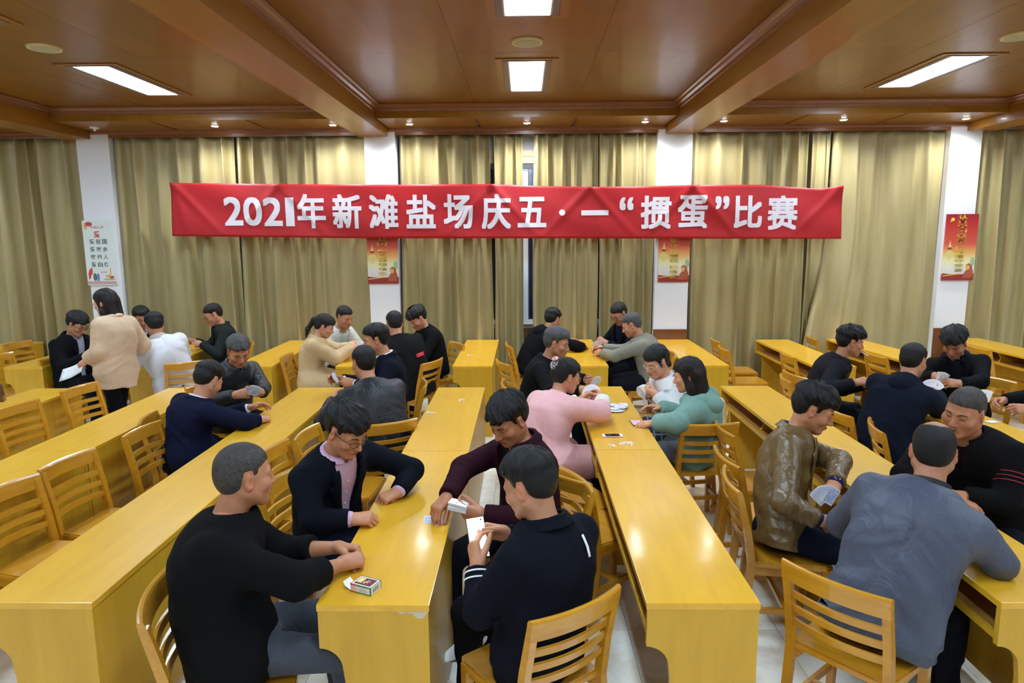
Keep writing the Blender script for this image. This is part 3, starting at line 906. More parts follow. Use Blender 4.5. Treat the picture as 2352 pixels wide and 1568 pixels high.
def np_mesh(name, v, q, mat, col=None):
    me = bpy.data.meshes.new(name)
    me.vertices.add(len(v)); me.vertices.foreach_set('co', np.ascontiguousarray(v, dtype=f32).ravel())
    me.loops.add(q.size); me.loops.foreach_set('vertex_index', np.ascontiguousarray(q, dtype=np.int32).ravel())
    me.polygons.add(len(q)); me.polygons.foreach_set('loop_start', np.arange(0, q.size, 4, dtype=np.int32))
    me.polygons.foreach_set('use_smooth', np.ones(len(q), dtype=bool))
    me.update(calc_edges=True)
    if col is not None:
        at = me.color_attributes.new('Col', 'FLOAT_COLOR', 'POINT')
        c4 = np.ones((len(v), 4), f32); c4[:, :3] = col
        at.data.foreach_set('color', c4.ravel())
    me.materials.append(mat)
    return me

def frame(yaw, pitch=0.0, roll=0.0):
    """rows: right, forward, up for a body that looks along yaw, tipped down by pitch"""
    cy, sy = math.cos(R(yaw)), math.sin(R(yaw)); cp, sp_ = math.cos(R(pitch)), math.sin(R(pitch))
    f = V3(cy*cp, sy*cp, -sp_); r = V3(sy, -cy, 0); u = np.cross(r, f)
    cr, sr = math.cos(R(roll)), math.sin(R(roll))
    r2 = r*cr - u*sr; u2 = u*cr + r*sr
    return np.stack([r2, f, u2]).astype(f32)

# ---- materials for people
def skin_mat():
    m, nt, b = new_mat('skin')
    at = N(nt, 'ShaderNodeVertexColor', layer_name='Col')
    tc = N(nt, 'ShaderNodeTexCoord')
    n1 = N(nt, 'ShaderNodeTexNoise', Scale=28.0, Detail=4.0); nt.links.new(tc.outputs['Object'], n1.inputs['Vector'])
    rp = ramp(nt, [(0.3, (0.86, 0.82, 0.82)), (0.7, (1.0, 1.0, 1.0))]); nt.links.new(n1.outputs[0], rp.inputs[0])
    mx = N(nt, 'ShaderNodeMix', data_type='RGBA', blend_type='MULTIPLY')
    mx.inputs['Factor'].default_value = 1.0
    nt.links.new(at.outputs[0], mx.inputs[6]); nt.links.new(rp.outputs[0], mx.inputs[7])
    nt.links.new(mx.outputs[2], b.inputs['Base Color'])
    b.inputs['Roughness'].default_value = 0.48
    b.inputs['Specular IOR Level'].default_value = 0.4
    n2 = N(nt, 'ShaderNodeTexNoise', Scale=260.0, Detail=2.0); nt.links.new(tc.outputs['Object'], n2.inputs['Vector'])
    bp = N(nt, 'ShaderNodeBump', Strength=0.12, Distance=0.001); nt.links.new(n2.outputs[0], bp.inputs['Height']); nt.links.new(bp.outputs[0], b.inputs['Normal'])
    return m
M_SKIN = skin_mat()
def hair_mat(name, c1, c2):
    m, nt, b = new_mat(name)
    at = N(nt, 'ShaderNodeAttribute', attribute_name='flow')
    mp = N(nt, 'ShaderNodeMapping'); mp.inputs['Scale'].default_value = (26, 26, 5)
    nt.links.new(at.outputs['Vector'], mp.inputs['Vector'])
    n1 = N(nt, 'ShaderNodeTexNoise', Scale=1.0, Detail=4.0, Roughness=0.65, Distortion=0.3); nt.links.new(mp.outputs[0], n1.inputs['Vector'])
    rp = ramp(nt, [(0.38, c1), (0.72, c2)]); nt.links.new(n1.outputs[0], rp.inputs[0]); nt.links.new(rp.outputs[0], b.inputs['Base Color'])
    b.inputs['Roughness'].default_value = 0.45
    b.inputs['Specular IOR Level'].default_value = 0.3
    bp = N(nt, 'ShaderNodeBump', Strength=0.8, Distance=0.006); nt.links.new(n1.outputs[0], bp.inputs['Height']); nt.links.new(bp.outputs[0], b.inputs['Normal'])
    return m
HAIRM = {'black': hair_mat('black_hair', (0.003, 0.003, 0.0035), (0.014, 0.013, 0.014)),
         'brown': hair_mat('dark_brown_hair', (0.006, 0.004, 0.004), (0.028, 0.018, 0.017)),
         'grey': hair_mat('greying_hair', (0.03, 0.03, 0.032), (0.16, 0.15, 0.15)),
         'buzz': hair_mat('cropped_grey_hair', (0.022, 0.019, 0.017), (0.105, 0.092, 0.080))}
_FAB = {}
def fab(rgb, kind='wool'):
    key = (tuple(rgb), kind)
    if key not in _FAB:
        if max(rgb) < .05: rgb = tuple(c*.5 for c in rgb)
        nm = 'cloth_%s_%d' % (kind, len(_FAB))
        if kind == 'leather': _FAB[key] = fabric(nm, rgb, rough=0.34, sheen=0.0, spec=0.6, fold=0.55, fscale=13.0, bump=0.1)
        elif kind == 'shell': _FAB[key] = fabric(nm, rgb, rough=0.5, sheen=0.05, spec=0.4, fold=0.5, fscale=11.0)
        elif kind == 'crisp': _FAB[key] = fabric(nm, rgb, rough=0.8, sheen=0.02, spec=0.2, fold=0.18, fscale=8.0, var=.04)
        elif kind == 'denim': _FAB[key] = fabric(nm, rgb, rough=0.9, sheen=0.1, var=.3, fold=0.45, fscale=12.0)
        else: _FAB[key] = fabric(nm, rgb)
    return _FAB[key]
def plaid_mat():
    m, nt, b = new_mat('plaid_cloth')
    tc = N(nt, 'ShaderNodeTexCoord')
    cols = []
    for ax in range(3):
        if ax == 1: continue
        w_ = N(nt, 'ShaderNodeTexWave', wave_type='BANDS', bands_direction='XYZ'[ax], Scale=6.0)
        nt.links.new(tc.outputs['Object'], w_.inputs['Vector'])
        r_ = ramp(nt, [(0.86, (0, 0, 0)), (0.95, (1, 1, 1))]); nt.links.new(w_.outputs[0], r_.inputs[0]); cols.append(r_)
    ad = N(nt, 'ShaderNodeMath', operation='ADD')
    for k in range(2): nt.links.new(cols[k].outputs[0], ad.inputs[k])
    rp = ramp(nt, [(0.0, (0.012, 0.013, 0.03)), (0.5, (0.05, 0.05, 0.07)), (1.0, (0.25, 0.25, 0.28))])
    nt.links.new(ad.outputs[0], rp.inputs[0]); nt.links.new(rp.outputs[0], b.inputs['Base Color']); b.inputs['Roughness'].default_value = 0.85
    return m
M_PLAID = plaid_mat()
M_LENS = plain('spectacle_frame', (0.03, 0.03, 0.035), rough=0.3, metal=0.4)
M_SILVER = plain('silver', (0.7, 0.7, 0.72), rough=0.25, metal=0.9)
M_SHOE_BLACK = plain('black_leather_shoe', (0.012, 0.012, 0.013), rough=0.35)
M_SHOE_WHITE = plain('white_leather_shoe', (0.8, 0.8, 0.8), rough=0.4)
M_SOLE = plain('shoe_sole', (0.05, 0.045, 0.04), rough=0.7)
M_SOLEW = plain('white_sole', (0.75, 0.75, 0.73), rough=0.6)
M_BROW = plain('eyebrow_hair', (.012, .010, .009), rough=.7)
M_LASH = plain('lash_line', (.010, .007, .006), rough=.5)
M_MOUTH = plain('mouth_line', (.07, .018, .015), rough=.5)
M_BUTTON = plain('button', (0.05, 0.04, 0.04), rough=0.3)

# ---- head
def head_sdf(P, jaw=1.0, nose=1.0):
    """P in head space: x right, y face, z up, metres; origin between the ears at eye level"""
    x = np.abs(P[:, 0]); Q = P.copy(); Q[:, 0] = x
    d = ell(Q, V3(0, -.014, .036), (.0765, .098, .087))
    d = smin(d, ell(Q, V3(0, .022, -.03), (.066*jaw, .072, .082)), .03)
    d = smin(d, cc(Q, V3(.052*jaw, -.002, -.052), V3(.016, .062, -.094), .024, .021), .03)
    d = smin(d, ell(Q, V3(0, .072, -.098), (.026*jaw, .024, .019)), .02)
    d = smin(d, ell(Q, V3(.044*jaw, .060, -.026), (.026, .026, .026)), .02)
    d = smin(d, cc(Q, V3(.012, .084, .021), V3(.046, .070, .019), .010, .011), .016)
    d = smax(d, -ell(Q, V3(.0315, .100, .001), (.0185, .018, .0125)), .012)           # eye sockets
    d = smin(d, ell(Q, V3(.0315, .0745, .000), (.0155, .0135, .0125)), .005)           # lids
    d = smin(d, cc(Q, V3(0, .086, .012), V3(0, .110*nose, -.031), .0075, .0125), .012)
    d = smin(d, ell(Q, V3(.0125, .099, -.036), (.0085, .011, .0075)), .006)
    d = smin(d, ell(Q, V3(0, .086, -.064), (.027, .016, .017)), .012)                   # mouth mound
    d = smin(d, cc(Q, V3(0, .1005, -.0585), V3(.019, .093, -.061), .0048, .003), .004)
    d = smin(d, cc(Q, V3(0, .0995, -.0685), V3(.018, .092, -.066), .0058, .0035), .004)
    d = smax(d, -cc(Q, V3(0, .1065, -.0630), V3(.022, .098, -.0635), .0022, .0015), .003)
    # ears
    A = np.array([[math.cos(.45), -math.sin(.45), 0], [math.sin(.45), math.cos(.45), 0], [0, 0, 1]], f32)
    e = ell(Q, V3(.0785, -.008, -.008), (.0085, .020, .032), A)
    e = smax(e, -ell(Q, V3(.0885, -.003, -.004), (.0075, .011, .019), A), .004)
    d = smin(d, e, .006)
    return d

def head_colour(P, tone, lip=(0.42, 0.15, 0.12)):
    c = np.tile(np.asarray(tone, f32), (len(P), 1))
    x = np.abs(P[:, 0]); y = P[:, 1]; z = P[:, 2]
    face = y > .03
    def mixin(w, col):
        w = np.clip(w, 0, 1)[:, None].astype(f32)
        return c*(1-w)+np.asarray(col, f32)*w
    # cheeks and nose warmer
    w = np.exp(-(((x-.04)/.022)**2+((z+.03)/.025)**2))*face*.35
    c = mixin(w, (tone[0]*1.02, tone[1]*.72, tone[2]*.66))
    w = np.exp(-((x/.014)**2+((z+.032)/.014)**2))*(y > .09)*.35; c = mixin(w, (tone[0], tone[1]*.68, tone[2]*.6))
    w = (x > .074)*.35*(np.abs(z) < .045)*(y < .03); c = mixin(w, (tone[0]*1.05, tone[1]*.62, tone[2]*.55))
    # lips
    w = np.exp(-((x/.021)**4+((z+.0635)/.0095)**4))*(y > .08); c = mixin(w*.85, lip)
    return c

# ---- hair in head space
def zline(y, pts):
    return np.interp(y, [p[0] for p in pts], [p[1] for p in pts])
LINE_MALE = [(-.11, -.062), (-.085, -.066), (-.05, -.052), (-.033, -.030), (-.028, .030), (.004, .034), (.012, .000), (.022, -.002), (.030, .042), (.062, .060), (.12, .066)]
LINE_FULL = [(-.11, -.070), (-.085, -.074), (-.05, -.060), (-.033, -.035), (-.028, .022), (.006, .028), (.012, -.012), (.024, -.012), (.036, .030), (.062, .046), (.12, .046)]
LINE_FRINGE = [(-.11, -.066), (-.085, -.070), (-.05, -.056), (-.033, -.033), (-.028, .026), (.006, .030), (.012, -.012), (.024, -.012), (.036, .034), (.062, .050), (.085, .046), (.12, .042)]
CROWN = nrm(V3(.08, -.50, .86)); _ca = nrm(np.cross(CROWN, V3(1, 0, 0))); _cb = np.cross(CROWN, _ca)
def hair_flow(P, A=13.0, B=3.0):
    """coordinates that run along the strands: they fan out from the crown"""
    q = P-V3(0, -.014, .030); q = q/np.maximum(1e-4, np.linalg.norm(q, axis=1))[:, None]
    th = np.arccos(np.clip(q@CROWN, -1, 1)); az = np.arctan2(q@_ca, q@_cb) + .35*th
    return np.stack([np.cos(az)*A, np.sin(az)*A, th*B], 1).astype(f32)
def hair_sdf(style, seed):
    rs = np.random.RandomState(seed)
    ph = rs.uniform(0, 6.28, 8)
    def base(P, top, side, line, soft=.005, tuft=.004, ragged=.004):
        x, y, z = P[:, 0], P[:, 1], P[:, 2]
        d = ell(P, V3(0, -.014, .036), (.0765, .098, .087))
        d = smin(d, ell(P, V3(0, -.030, -.005), (.066, .076, .070)), .02)
        g = np.clip((z-.015)/.065, 0, 1); g = g*g*(3-2*g)
        back = np.clip((-.02-y)/.06, 0, 1)*np.clip((z+.05)/.05, 0, 1)
        zl = zline(y, line)
        zl = zl + ragged*(vnoise(np.stack([x*70+ph[2], y*30, x*0], 1))*1.2+.6*vnoise(np.stack([x*190+ph[3], y*60, x*0], 1)))*np.where(y > .03, 1, .4)
        elen = np.where(y > .045, .022, .060)
        edge = np.clip((z-zl)/elen, 0, 1)
        d = d - (side + (top-side)*np.maximum(g, .45*back))*(.22+.78*edge**.7)
        fl = hair_flow(P, 7.5, 2.0) + ph[7]
        d = d - tuft*(vnoise(fl)*.8+.5*vnoise(fl*2.1+3))*np.clip(g+.35, 0, 1)
        return smax(d, (zl-z)*.75, soft)
    def fn(P):
        x, y, z = P[:, 0], P[:, 1], P[:, 2]
        if style == 'crew': return base(P, .013, .0035, LINE_MALE, tuft=.002)
        if style == 'buzz': return base(P, .0050, .0028, LINE_MALE, tuft=.0008, ragged=.002)
        if style == 'short': return base(P, .024, .0055, LINE_MALE, tuft=.006, ragged=.007)
        if style == 'parted':
            d = base(P, .024, .0085, LINE_MALE)
            return smin(d, cc(P, V3(-.03, .050, .110), V3(.045, .060, .094), .018, .014), .03) - .003*vnoise(hair_flow(P, 10, 2))
        if style == 'thick':
            return base(P, .026, .0070, LINE_FRINGE, tuft=.011, ragged=.013)
        if style == 'mop':
            return base(P, .036, .0055, LINE_FRINGE, tuft=.013, ragged=.012)
        if style == 'bald':
            d = base(P, .0035, .0042, LINE_MALE, tuft=.001)
            hole = ell(P, V3(.004, .020, .122), (.056, .094, .050)) + .004*vnoise(P*60)
            return smax(d, -hole, .008)
        if style in ('long', 'pony', 'bun', 'bangs'):
            line = LINE_FULL if style != 'bangs' else LINE_FRINGE
            d = base(P, .018, .012, line)
            Q = P.copy(); Q[:, 0] = np.abs(Q[:, 0])
            wob = .003*np.sin(x*150+ph[5]+z*14)+.0025*np.sin(x*260+ph[6])
            if style == 'long':
                d = smin(d, cc(Q, V3(.062, .012, .03), V3(.072, -.005, -.10), .026, .022), .03)
                d = smin(d, cc(Q, V3(.03, -.075, .0), V3(.037, -.088, -.23), .048, .034), .03)
                d = smin(d, cc(Q, V3(.068, -.01, -.08), V3(.066, -.030, -.25), .027, .016), .03)
                d = d + wob
            if style == 'bangs':
                d = smin(d, cc(Q, V3(.066, .030, .03), V3(.073, .018, -.035), .011, .005), .015)
                d = smin(d, cc(P, V3(.0, -.09, .02), V3(.0, -.12, -.10), .035, .018), .03)
                d = d+wob*.6
            if style == 'pony':
                d = smin(d, cc(P, V3(.0, -.10, .045), V3(0, -.135, .02), .024, .028), .02)
                d = smin(d, cc(P, V3(.0, -.135, .02), V3(.0, -.155, -.11), .030, .024), .02)
                d = smin(d, cc(P, V3(.0, -.155, -.11), V3(.02, -.135, -.20), .024, .008), .02)
                d = d+wob
            if style == 'bun':
                d = d+wob*.5
            return d
        return base(P, .015, .006, LINE_MALE)
    return fn
HAIRBOX = {'long': ((-.14, -.17, -.31), (.13, .13, .16)), 'pony': ((-.12, -.21, -.24), (.12, .13, .16)), 'bangs': ((-.12, -.17, -.14), (.12, .13, .16)), 'bun': ((-.12, -.14, -.11), (.12, .13, .16))}

# ---- hands
FING = [(-.0300, .091, (.041, .025, .021), .0088), (-.0100, .096, (.045, .029, .022), .0090), (.0105, .093, (.041, .027, .021), .0086), (.0300, .084, (.032, .020, .018), .0076)]
POSES = {  # finger curls (deg per joint), thumb direction and bend
 'rest': ((14, 22, 16), (18, 26, 18), (22, 30, 18), (26, 32, 20), (-.75, .62, -.25), 14),
 'flat': ((5, 8, 6), (5, 8, 6), (6, 9, 6), (8, 10, 8), (-.8, .6, -.1), 8),
 'curl': ((48, 58, 30), (54, 62, 32), (58, 64, 34), (60, 64, 34), (-.5, .78, -.45), 30),
 'fist': ((72, 88, 50), (76, 90, 50), (78, 90, 50), (80, 88, 50), (-.25, .72, -.72), 40),
 'grip': ((44, 34, 18), (46, 36, 18), (50, 38, 20), (54, 40, 22), (-.35, .86, -.52), 8),
 'pinch': ((52, 46, 22), (56, 48, 24), (62, 50, 26), (66, 52, 28), (-.22, .82, -.62), 14)}
def hand_bones(W, F, pose, side):
    """W wrist, F rows (right, forward, dorsal); side +1 right hand, -1 left hand. returns capsule list"""
    r, f, u = F
    def L(x, y, z): return W + r*(x*side) + f*y + u*z
    out = [(L(-.016, .012, 0), L(-.024, .080, .001), .0155, .0125), (L(-.004, .012, .001), L(-.008, .086, .003), .0165, .0128),
           (L(.006, .012, .001), L(.010, .083, .002), .0165, .0125), (L(.016, .014, -.001), L(.026, .075, -.001), .0150, .0118)]
    P = POSES[pose]
    for k, (bx, by, lens, rad) in enumerate(FING):
        p = L(bx*.92, by-.008, .001); ang = 0.0
        spread = bx*1.2
        for j in range(3):
            ang += P[k][j]
            d = f*math.cos(R(ang))*math.cos(spread) - u*math.sin(R(ang)) + r*side*math.sin(spread)
            q = p + nrm(d)*lens[j]
            out.append((p, q, rad*(1-.08*j), rad*(1-.08*(j+1))))
            p = q
    t = P[4]
    d = nrm(r*side*t[0] + f*t[1] + u*t[2])
    p = L(-.018, .018, -.006); q = p+d*.044
    out.append((p, q, .0165, .0125))
    d2 = nrm(d + f*math.sin(R(P[5])) - u*.25*math.sin(R(P[5])) + r*side*.5*math.sin(R(P[5])))
    q2 = q+d2*.032; out.append((q, q2, .0118, .0105)); d3 = nrm(d2+f*.15)
    out.append((q2, q2+d3*.024, .0105, .0085))
    return out

def ik(S, W, l1, l2, pole):
    v = W-S; D = float(np.linalg.norm(v))
    if D > (l1+l2)*.985:
        W = S + v/D*(l1+l2)*.985; v = W-S; D = float(np.linalg.norm(v))
    a = (l1*l1-l2*l2+D*D)/(2*D); h = math.sqrt(max(0, l1*l1-a*a))
    n = v/D; p = pole - n*float(pole@n)
    return S + n*a + nrm(p)*h, W

TONE = (0.50, 0.265, 0.165)
def make_person(sp_):
    """sp_: dict describing one person; world coordinates in metres"""
    seed = sp_.get('seed', 1)
    rs = np.random.RandomState(seed)
    lod = sp_.get('lod', 1)
    hv = {0: .0043, 1: .0066, 2: .0088}[lod]          # head / hand voxel
    jv = {0: .0094, 1: .0125, 2: .0155}[lod]           # clothes voxel
    tone = tuple(a*b for a, b in zip(sp_.get('tone', TONE), (1.04, .86, .70)))
    female = sp_.get('female', False)
    fat = sp_.get('fat', 1.0)
    yaw = sp_['yaw']
    T = V3(*sp_['top'])
    org = V3(T[0], T[1], 0)
    T = T-org
    HF = frame(sp_['head'][0], sp_['head'][1], sp_['head'][2] if len(sp_['head']) > 2 else 0)
    hs = sp_.get('hs', 0.96 if female else 1.01)      # head scale
    hair_up = {'buzz': .004, 'bald': .004, 'crew': .012, None: 0}.get(sp_['hair'][0], .024)
    C = T - V3(0, 0, .088*hs+hair_up*.8) - (V3(0, -.014, .036)*hs)@HF
    face = V3(math.cos(R(yaw)), math.sin(R(yaw)), 0)
    up = V3(0, 0, 1)
    skull = C + (V3(0, -.030, -.045)*hs)@HF
    neckdir = nrm(up + face*.38)
    NB_ = skull - neckdir*(.098 if not female else .095)
    standing = sp_.get('standing', False)
    hz = 0.86 if standing else 0.565
    Lt = sp_.get('torso', .50 if not female else .46)
    if 'hip' in sp_:
        Hp = V3(sp_['hip'][0], sp_['hip'][1], hz) - V3(org[0], org[1], 0)
    else:
        dz = float(NB_[2])-hz
        lean = math.sqrt(max(.0004, Lt*Lt-dz*dz)) if dz < Lt else .02
        Hp = V3(NB_[0]-face[0]*lean, NB_[1]-face[1]*lean, hz)
    u = NB_-Hp; L = float(np.linalg.norm(u)); u = u/L
    fo = nrm(face - u*float(face@u)); rt = np.cross(fo, u)
    sw = sp_.get('sw', .185 if not female else .158)
    bow = sp_.get('bow', .035)
    prof_t = [-.30, -.12, 0, .22, .48, .72, .86, .95, 1.02]
    pa = np.array([.15, .175, .178, .160, .165, .178, .160, .112, .072])*(sw/.185)
    pb = np.array([.10, .128, .130, .122, .118, .122, .108, .088, .066])
    if female: pa = np.array([.15, .182, .182, .140, .145, .155, .148, .105, .066]); pb = np.array([.11, .125, .125, .105, .11, .118, .10, .08, .060])
    pa = pa*(1+(fat-1)*.6); pb = pb*fat
    def torso(P, off):
        q = P-Hp
        tt = (q@u)/L
        bx = q@rt
        by = q@fo + bow*4*np.clip(tt, 0, 1)*np.clip(1-tt, 0, 1)
        a = np.interp(tt, prof_t, pa).astype(f32)+off; b = np.interp(tt, prof_t, pb).astype(f32)+off
        k = (np.abs(bx/a)**2.3+np.abs(by/b)**2.3)**(1/2.3)
        d = (k-1)*np.minimum(a, b)*.92
        return d, bx, by, tt
    def Tp(x, y, t):
        """point in torso frame"""
        return Hp + u*(t*L) + rt*x + fo*(y - bow*4*max(0, min(1, t))*max(0, min(1, 1-t)))
    def surf(x, t, off, back=False):
        a = float(np.interp(t, prof_t, pa))+off; b = float(np.interp(t, prof_t, pb))+off
        y = b*max(.02, 1-min(.98, abs(x)/a)**2.3)**(1/2.3)
        y = -y if back else y
        return Tp(x, y, t)
    # arms
    arms = []
    la, lb = sp_.get('arm', (.285, .25) if not female else (.262, .235))
    for side in (1, -1):
        S = Tp(side*(sw-.020), -.004, sp_.get('st', .82))
        hspec = sp_['R' if side == 1 else 'L']
        tgt = V3(*hspec['at'])-org
        pole = hspec.get('pole')
        pole = (V3(*pole) if pole is not None else (-u*.75 + rt*side*.75 - fo*.25)).astype(f32)
        fw_ = nrm(tgt-S)
        W = tgt - fw_*.06
        E, W = ik(S, W, la, lb, pole)
        if hspec.get('elbow') is not None:
            E = V3(*hspec['elbow'])-org
            ds = float(np.linalg.norm(E-S))
            if ds > la*1.12: E = S+(E-S)/ds*la*1.12
            W = E + nrm(tgt-E)*min(lb*1.05, max(.12, float(np.linalg.norm(tgt-E))-.06))
        fd = nrm(W-E)
        if hspec.get('dir') is not None:
            yw, pt = hspec['dir']; fd2 = frame(yw, pt)[1]
        else: fd2 = fd
        dors = V3(0, 0, 1)
        dors = dors - fd2*float(dors@fd2)
        dors = nrm(dors) if np.linalg.norm(dors) > .1 else nrm(np.cross(rt, fd2))
        hr_ = np.cross(fd2, dors)
        ro = R(hspec.get('roll', 20))*side        # roll raises the thumb
        d2 = dors*math.cos(ro) + hr_*math.sin(ro); hr2 = np.cross(fd2, d2)
        arms.append(dict(S=S, E=E, W=W, F=np.stack([hr2, fd2, d2]).astype(f32), pose=hspec.get('pose', 'rest'), side=side, fd=fd))
    # legs
    ly = sp_.get('legyaw', yaw)
    lf = V3(math.cos(R(ly)), math.sin(R(ly)), 0); lr = V3(math.sin(R(ly)), -math.cos(R(ly)), 0)
    legs = []
    for side in (1, -1):
        hj = Hp + lr*side*.085 + V3(0, 0, -.005)
        if standing:
            st = sp_.get('stride', .12)*side
            kn = hj + V3(0, 0, -.40) + lf*(st*.55+.03); an = V3(hj[0], hj[1], .09) + lf*(st-.03)
            ft = lf
        else:
            spl = sp_.get('splay', 9)
            kd = nrm(lf*math.cos(R(spl)) + lr*side*math.sin(R(spl)))
            kn = hj + kd*.40 + V3(0, 0, -.05)
            an = V3(kn[0], kn[1], .085) + lf*sp_.get('foot', .02)
            ft = kd
            if side in sp_.get('legs', {}):
                kk, aa = sp_['legs'][side][:2]
                kn = V3(*kk)-org; an = V3(*aa)-org; ft = nrm(an-kn)*V3(1, 1, 0)+lf*.6; ft = nrm(ft)
                if len(sp_['legs'][side]) > 2: ft = nrm(V3(*sp_['legs'][side][2]))
        legs.append((hj, kn, an, ft))

    def arm_sdf(P, off, r=(.057, .047, .046, .034), fold=0.0, cut=None, ends=True):
        d = None
        for a in arms:
            S, E, W = a['S'], a['E'], a['W']
            d1 = cc(P, S, E, r[0]+off, r[1]+off)
            Wc = W - a['fd']*(cut if cut is not None else 0)
            d2 = cc(P, E, W+a['fd']*.03, r[2]+off, r[3]+off)
            if fold:
                t1 = ((P-S)@nrm(E-S)); t2 = (P-E)@a['fd']
                g = np.exp(-((P-E)**2).sum(1)/.010)+.5*np.exp(-((P-W)**2).sum(1)/.006)
                q_ = np.stack([t2*30+rs_ph[0]*9, (P@rt)*11+t2*9, (P@fo)*11], 1)
                n_ = vnoise(q_); d2 = d2 + fold*(2.4*np.abs(n_)-.8)*(.45+g)
                q_[:, 0] = t1*26+rs_ph[1]*9
                n_ = vnoise(q_); d1 = d1 + fold*(2.4*np.abs(n_)-.8)*(.45+g)
            if ends: d2 = smax(d2, (P-Wc)@a['fd'], .006)
            dd = smin(d1, d2, .02)
            d = dd if d is None else np.minimum(d, dd)
        return d
    rs_ph = rs.uniform(0, 6.28, 6)
    folds = sp_.get('folds', .0032)
    def wr(P):
        q = P-Hp; t_ = q@u; x_ = q@rt; y_ = q@fo
        k = np.stack([x_*7+rs_ph[2]*5+t_*5*np.sign(x_), y_*7, t_*15+rs_ph[3]*5+np.abs(x_)*8], 1)
        n_ = vnoise(k); n2 = vnoise(k*.45+11.3)
        low = np.clip(1.15-t_/L, .35, 1.1)
        return folds*((2.6*np.abs(n_)-.9)*low + 1.5*n2)

    # -------- body (one mesh): torso and limbs under the clothes, head with neck, hands
    VS, QS, CS = [], [], []
    def addpart(v, q, c):
        QS.append(q+sum(len(x) for x in VS)); VS.append(v); CS.append(c)
    def body(P):
        d, *_ = torso(P, -.022)
        d = smax(d, ((P-Hp)@u)/1.0-L*1.0, .02)
        d = smax(d, -((P-Hp)@u)-.07, .02)
        d = smin(d, arm_sdf(P, -.013, ends=False), .03)
        for (hj, kn, an, ft) in legs:
            d = smin(d, np.minimum(cc(P, hj, kn, .068, .048), cc(P, kn, an, .046, .034)), .03)
            d = smin(d, cc(P, an+V3(0, 0, -.03), an+ft*.13+V3(0, 0, -.055), .03, .024), .02)
        return smin(d, cc(P, NB_-u*.03, skull, .056, .050), .03)
    pts = np.array([Hp, NB_, skull] + [x for a in arms for x in (a['E'], a['W'])] + [x for l in legs for x in (l[1], l[2], l[2]+l[3]*.16)])
    blo, bhi = pts.min(0)-.19, pts.max(0)+.19
    v, q = polygonise(body, blo, bhi, .028)
    addpart(v, q, np.tile(np.asarray(tone, f32), (len(v), 1)))
    jaw = sp_.get('jaw', .94 if female else 1.0)
    neck_r = (.047, .043) if female else (.058*min(fat, 1.12), .054)
    def headneck(P):
        Q = ((P-C)@HF.T)/hs
        d = head_sdf(Q, jaw)*hs
        return smin(d, cc(P, NB_-u*.035, skull+(V3(0, .012, .0)@HF), neck_r[0], neck_r[1]), .025)
    lo = np.minimum(C-.155, NB_-.085); hi = np.maximum(C+.155, NB_+.085)
    v, q = polygonise(headneck, lo, hi, hv)
    addpart(v, q, head_colour(((v-C)@HF.T)/hs, tone, lip=sp_.get('lip', (tone[0]*.85, tone[1]*.52, tone[2]*.5))))
    for a in arms:
        bones = hand_bones(a['W'], a['F'], a['pose'], a['side'])
        hsc = .93 if female else 1.06
        bones = [(a['W']+(p-a['W'])*hsc, a['W']+(q_-a['W'])*hsc, r1*hsc, r2*hsc) for p, q_, r1, r2 in bones]
        bones_p, bones_f = bones[:4], bones[4:]
        def hand(P):
            d = None
            for b in bones_p:
                x = cc(P, *b); d = x if d is None else smin(d, x, .016)
            for b in bones_f:
                d = smin(d, cc(P, *b), .0045)
            fo0 = a['W']-a['fd']*sp_.get('bare', .06)
            return smin(d, cc(P, fo0, a['W']+a['F'][1]*.012, .030+.06*sp_.get('bare', .06), .0235 if not female else .021), .02)
        pp = np.array([x for b in bones for x in b[:2]] + [a['W']-a['fd']*sp_.get('bare', .06)])
        v, q = polygonise(hand, pp.min(0)-.05, pp.max(0)+.05, max(.0048, hv*.82))
        c = np.tile(np.asarray(tone, f32)*V3(1.06, 1.05, 1.05), (len(v), 1))
        addpart(v, q, c)
    root = obj('person', np_mesh('person', np.concatenate(VS), np.concatenate(QS), M_SKIN, np.concatenate(CS)))
    root.location = tuple(org)
    tag(root, sp_['label'], 'person', sp_.get('group'))
    def child(name, fn, lo, hi, h, mat, label=None, par=None):
        v, q = polygonise(fn, lo, hi, h)
        o = obj(name, np_mesh(name, v, q, mat), None, par or root)
        if label: o['label'] = label
        return o

    # -------- hair
    st, hc = sp_['hair']
    if st:
        hf = hair_sdf(st, seed)
        hb = HAIRBOX.get(st, ((-.115, -.14, -.10), (.115, .14, .16)))
        v, q = polygonise(lambda P: hf(P), hb[0], hb[1], {0: .0046, 1: .0068, 2: .0088}[lod])
        hm = np_mesh('hair', (v*hs)@HF + C, q, HAIRM[hc])
        at = hm.attributes.new('flow', 'FLOAT_VECTOR', 'POINT'); at.data.foreach_set('vector', hair_flow(v, 1.0, 1.0).ravel())
        sp_['_hair'] = obj('hair', hm, None, root)
    # -------- eyebrows, eyelids and mouth line lie on the face
    def face_pt(x, z, lift):
        y = np.full(len(x), .135, f32)
        for _ in range(14):
            y = y - np.clip(head_sdf(np.stack([x, y, z], 1).astype(f32), jaw), -.02, .04)*.9
        return (np.stack([x, y+lift, z], 1).astype(f32)*hs)@HF + C
    def strip(name, xs, zs, hw, mat, lift=.0006):
        n_ = len(xs); xs = np.asarray(xs, f32); zs = np.asarray(zs, f32); hw = np.asarray(hw, f32)
        A_ = face_pt(xs, zs+hw, lift); M_ = face_pt(xs, zs, lift+.0012); B_ = face_pt(xs, zs-hw, lift)
        vv = np.concatenate([A_, M_, B_]); ff = []
        for i_ in range(n_-1): ff += [(i_, i_+1, n_+i_+1, n_+i_), (n_+i_, n_+i_+1, 2*n_+i_+1, 2*n_+i_)]
        obj(name, mesh(name, vv, ff, mat), None, root, True)
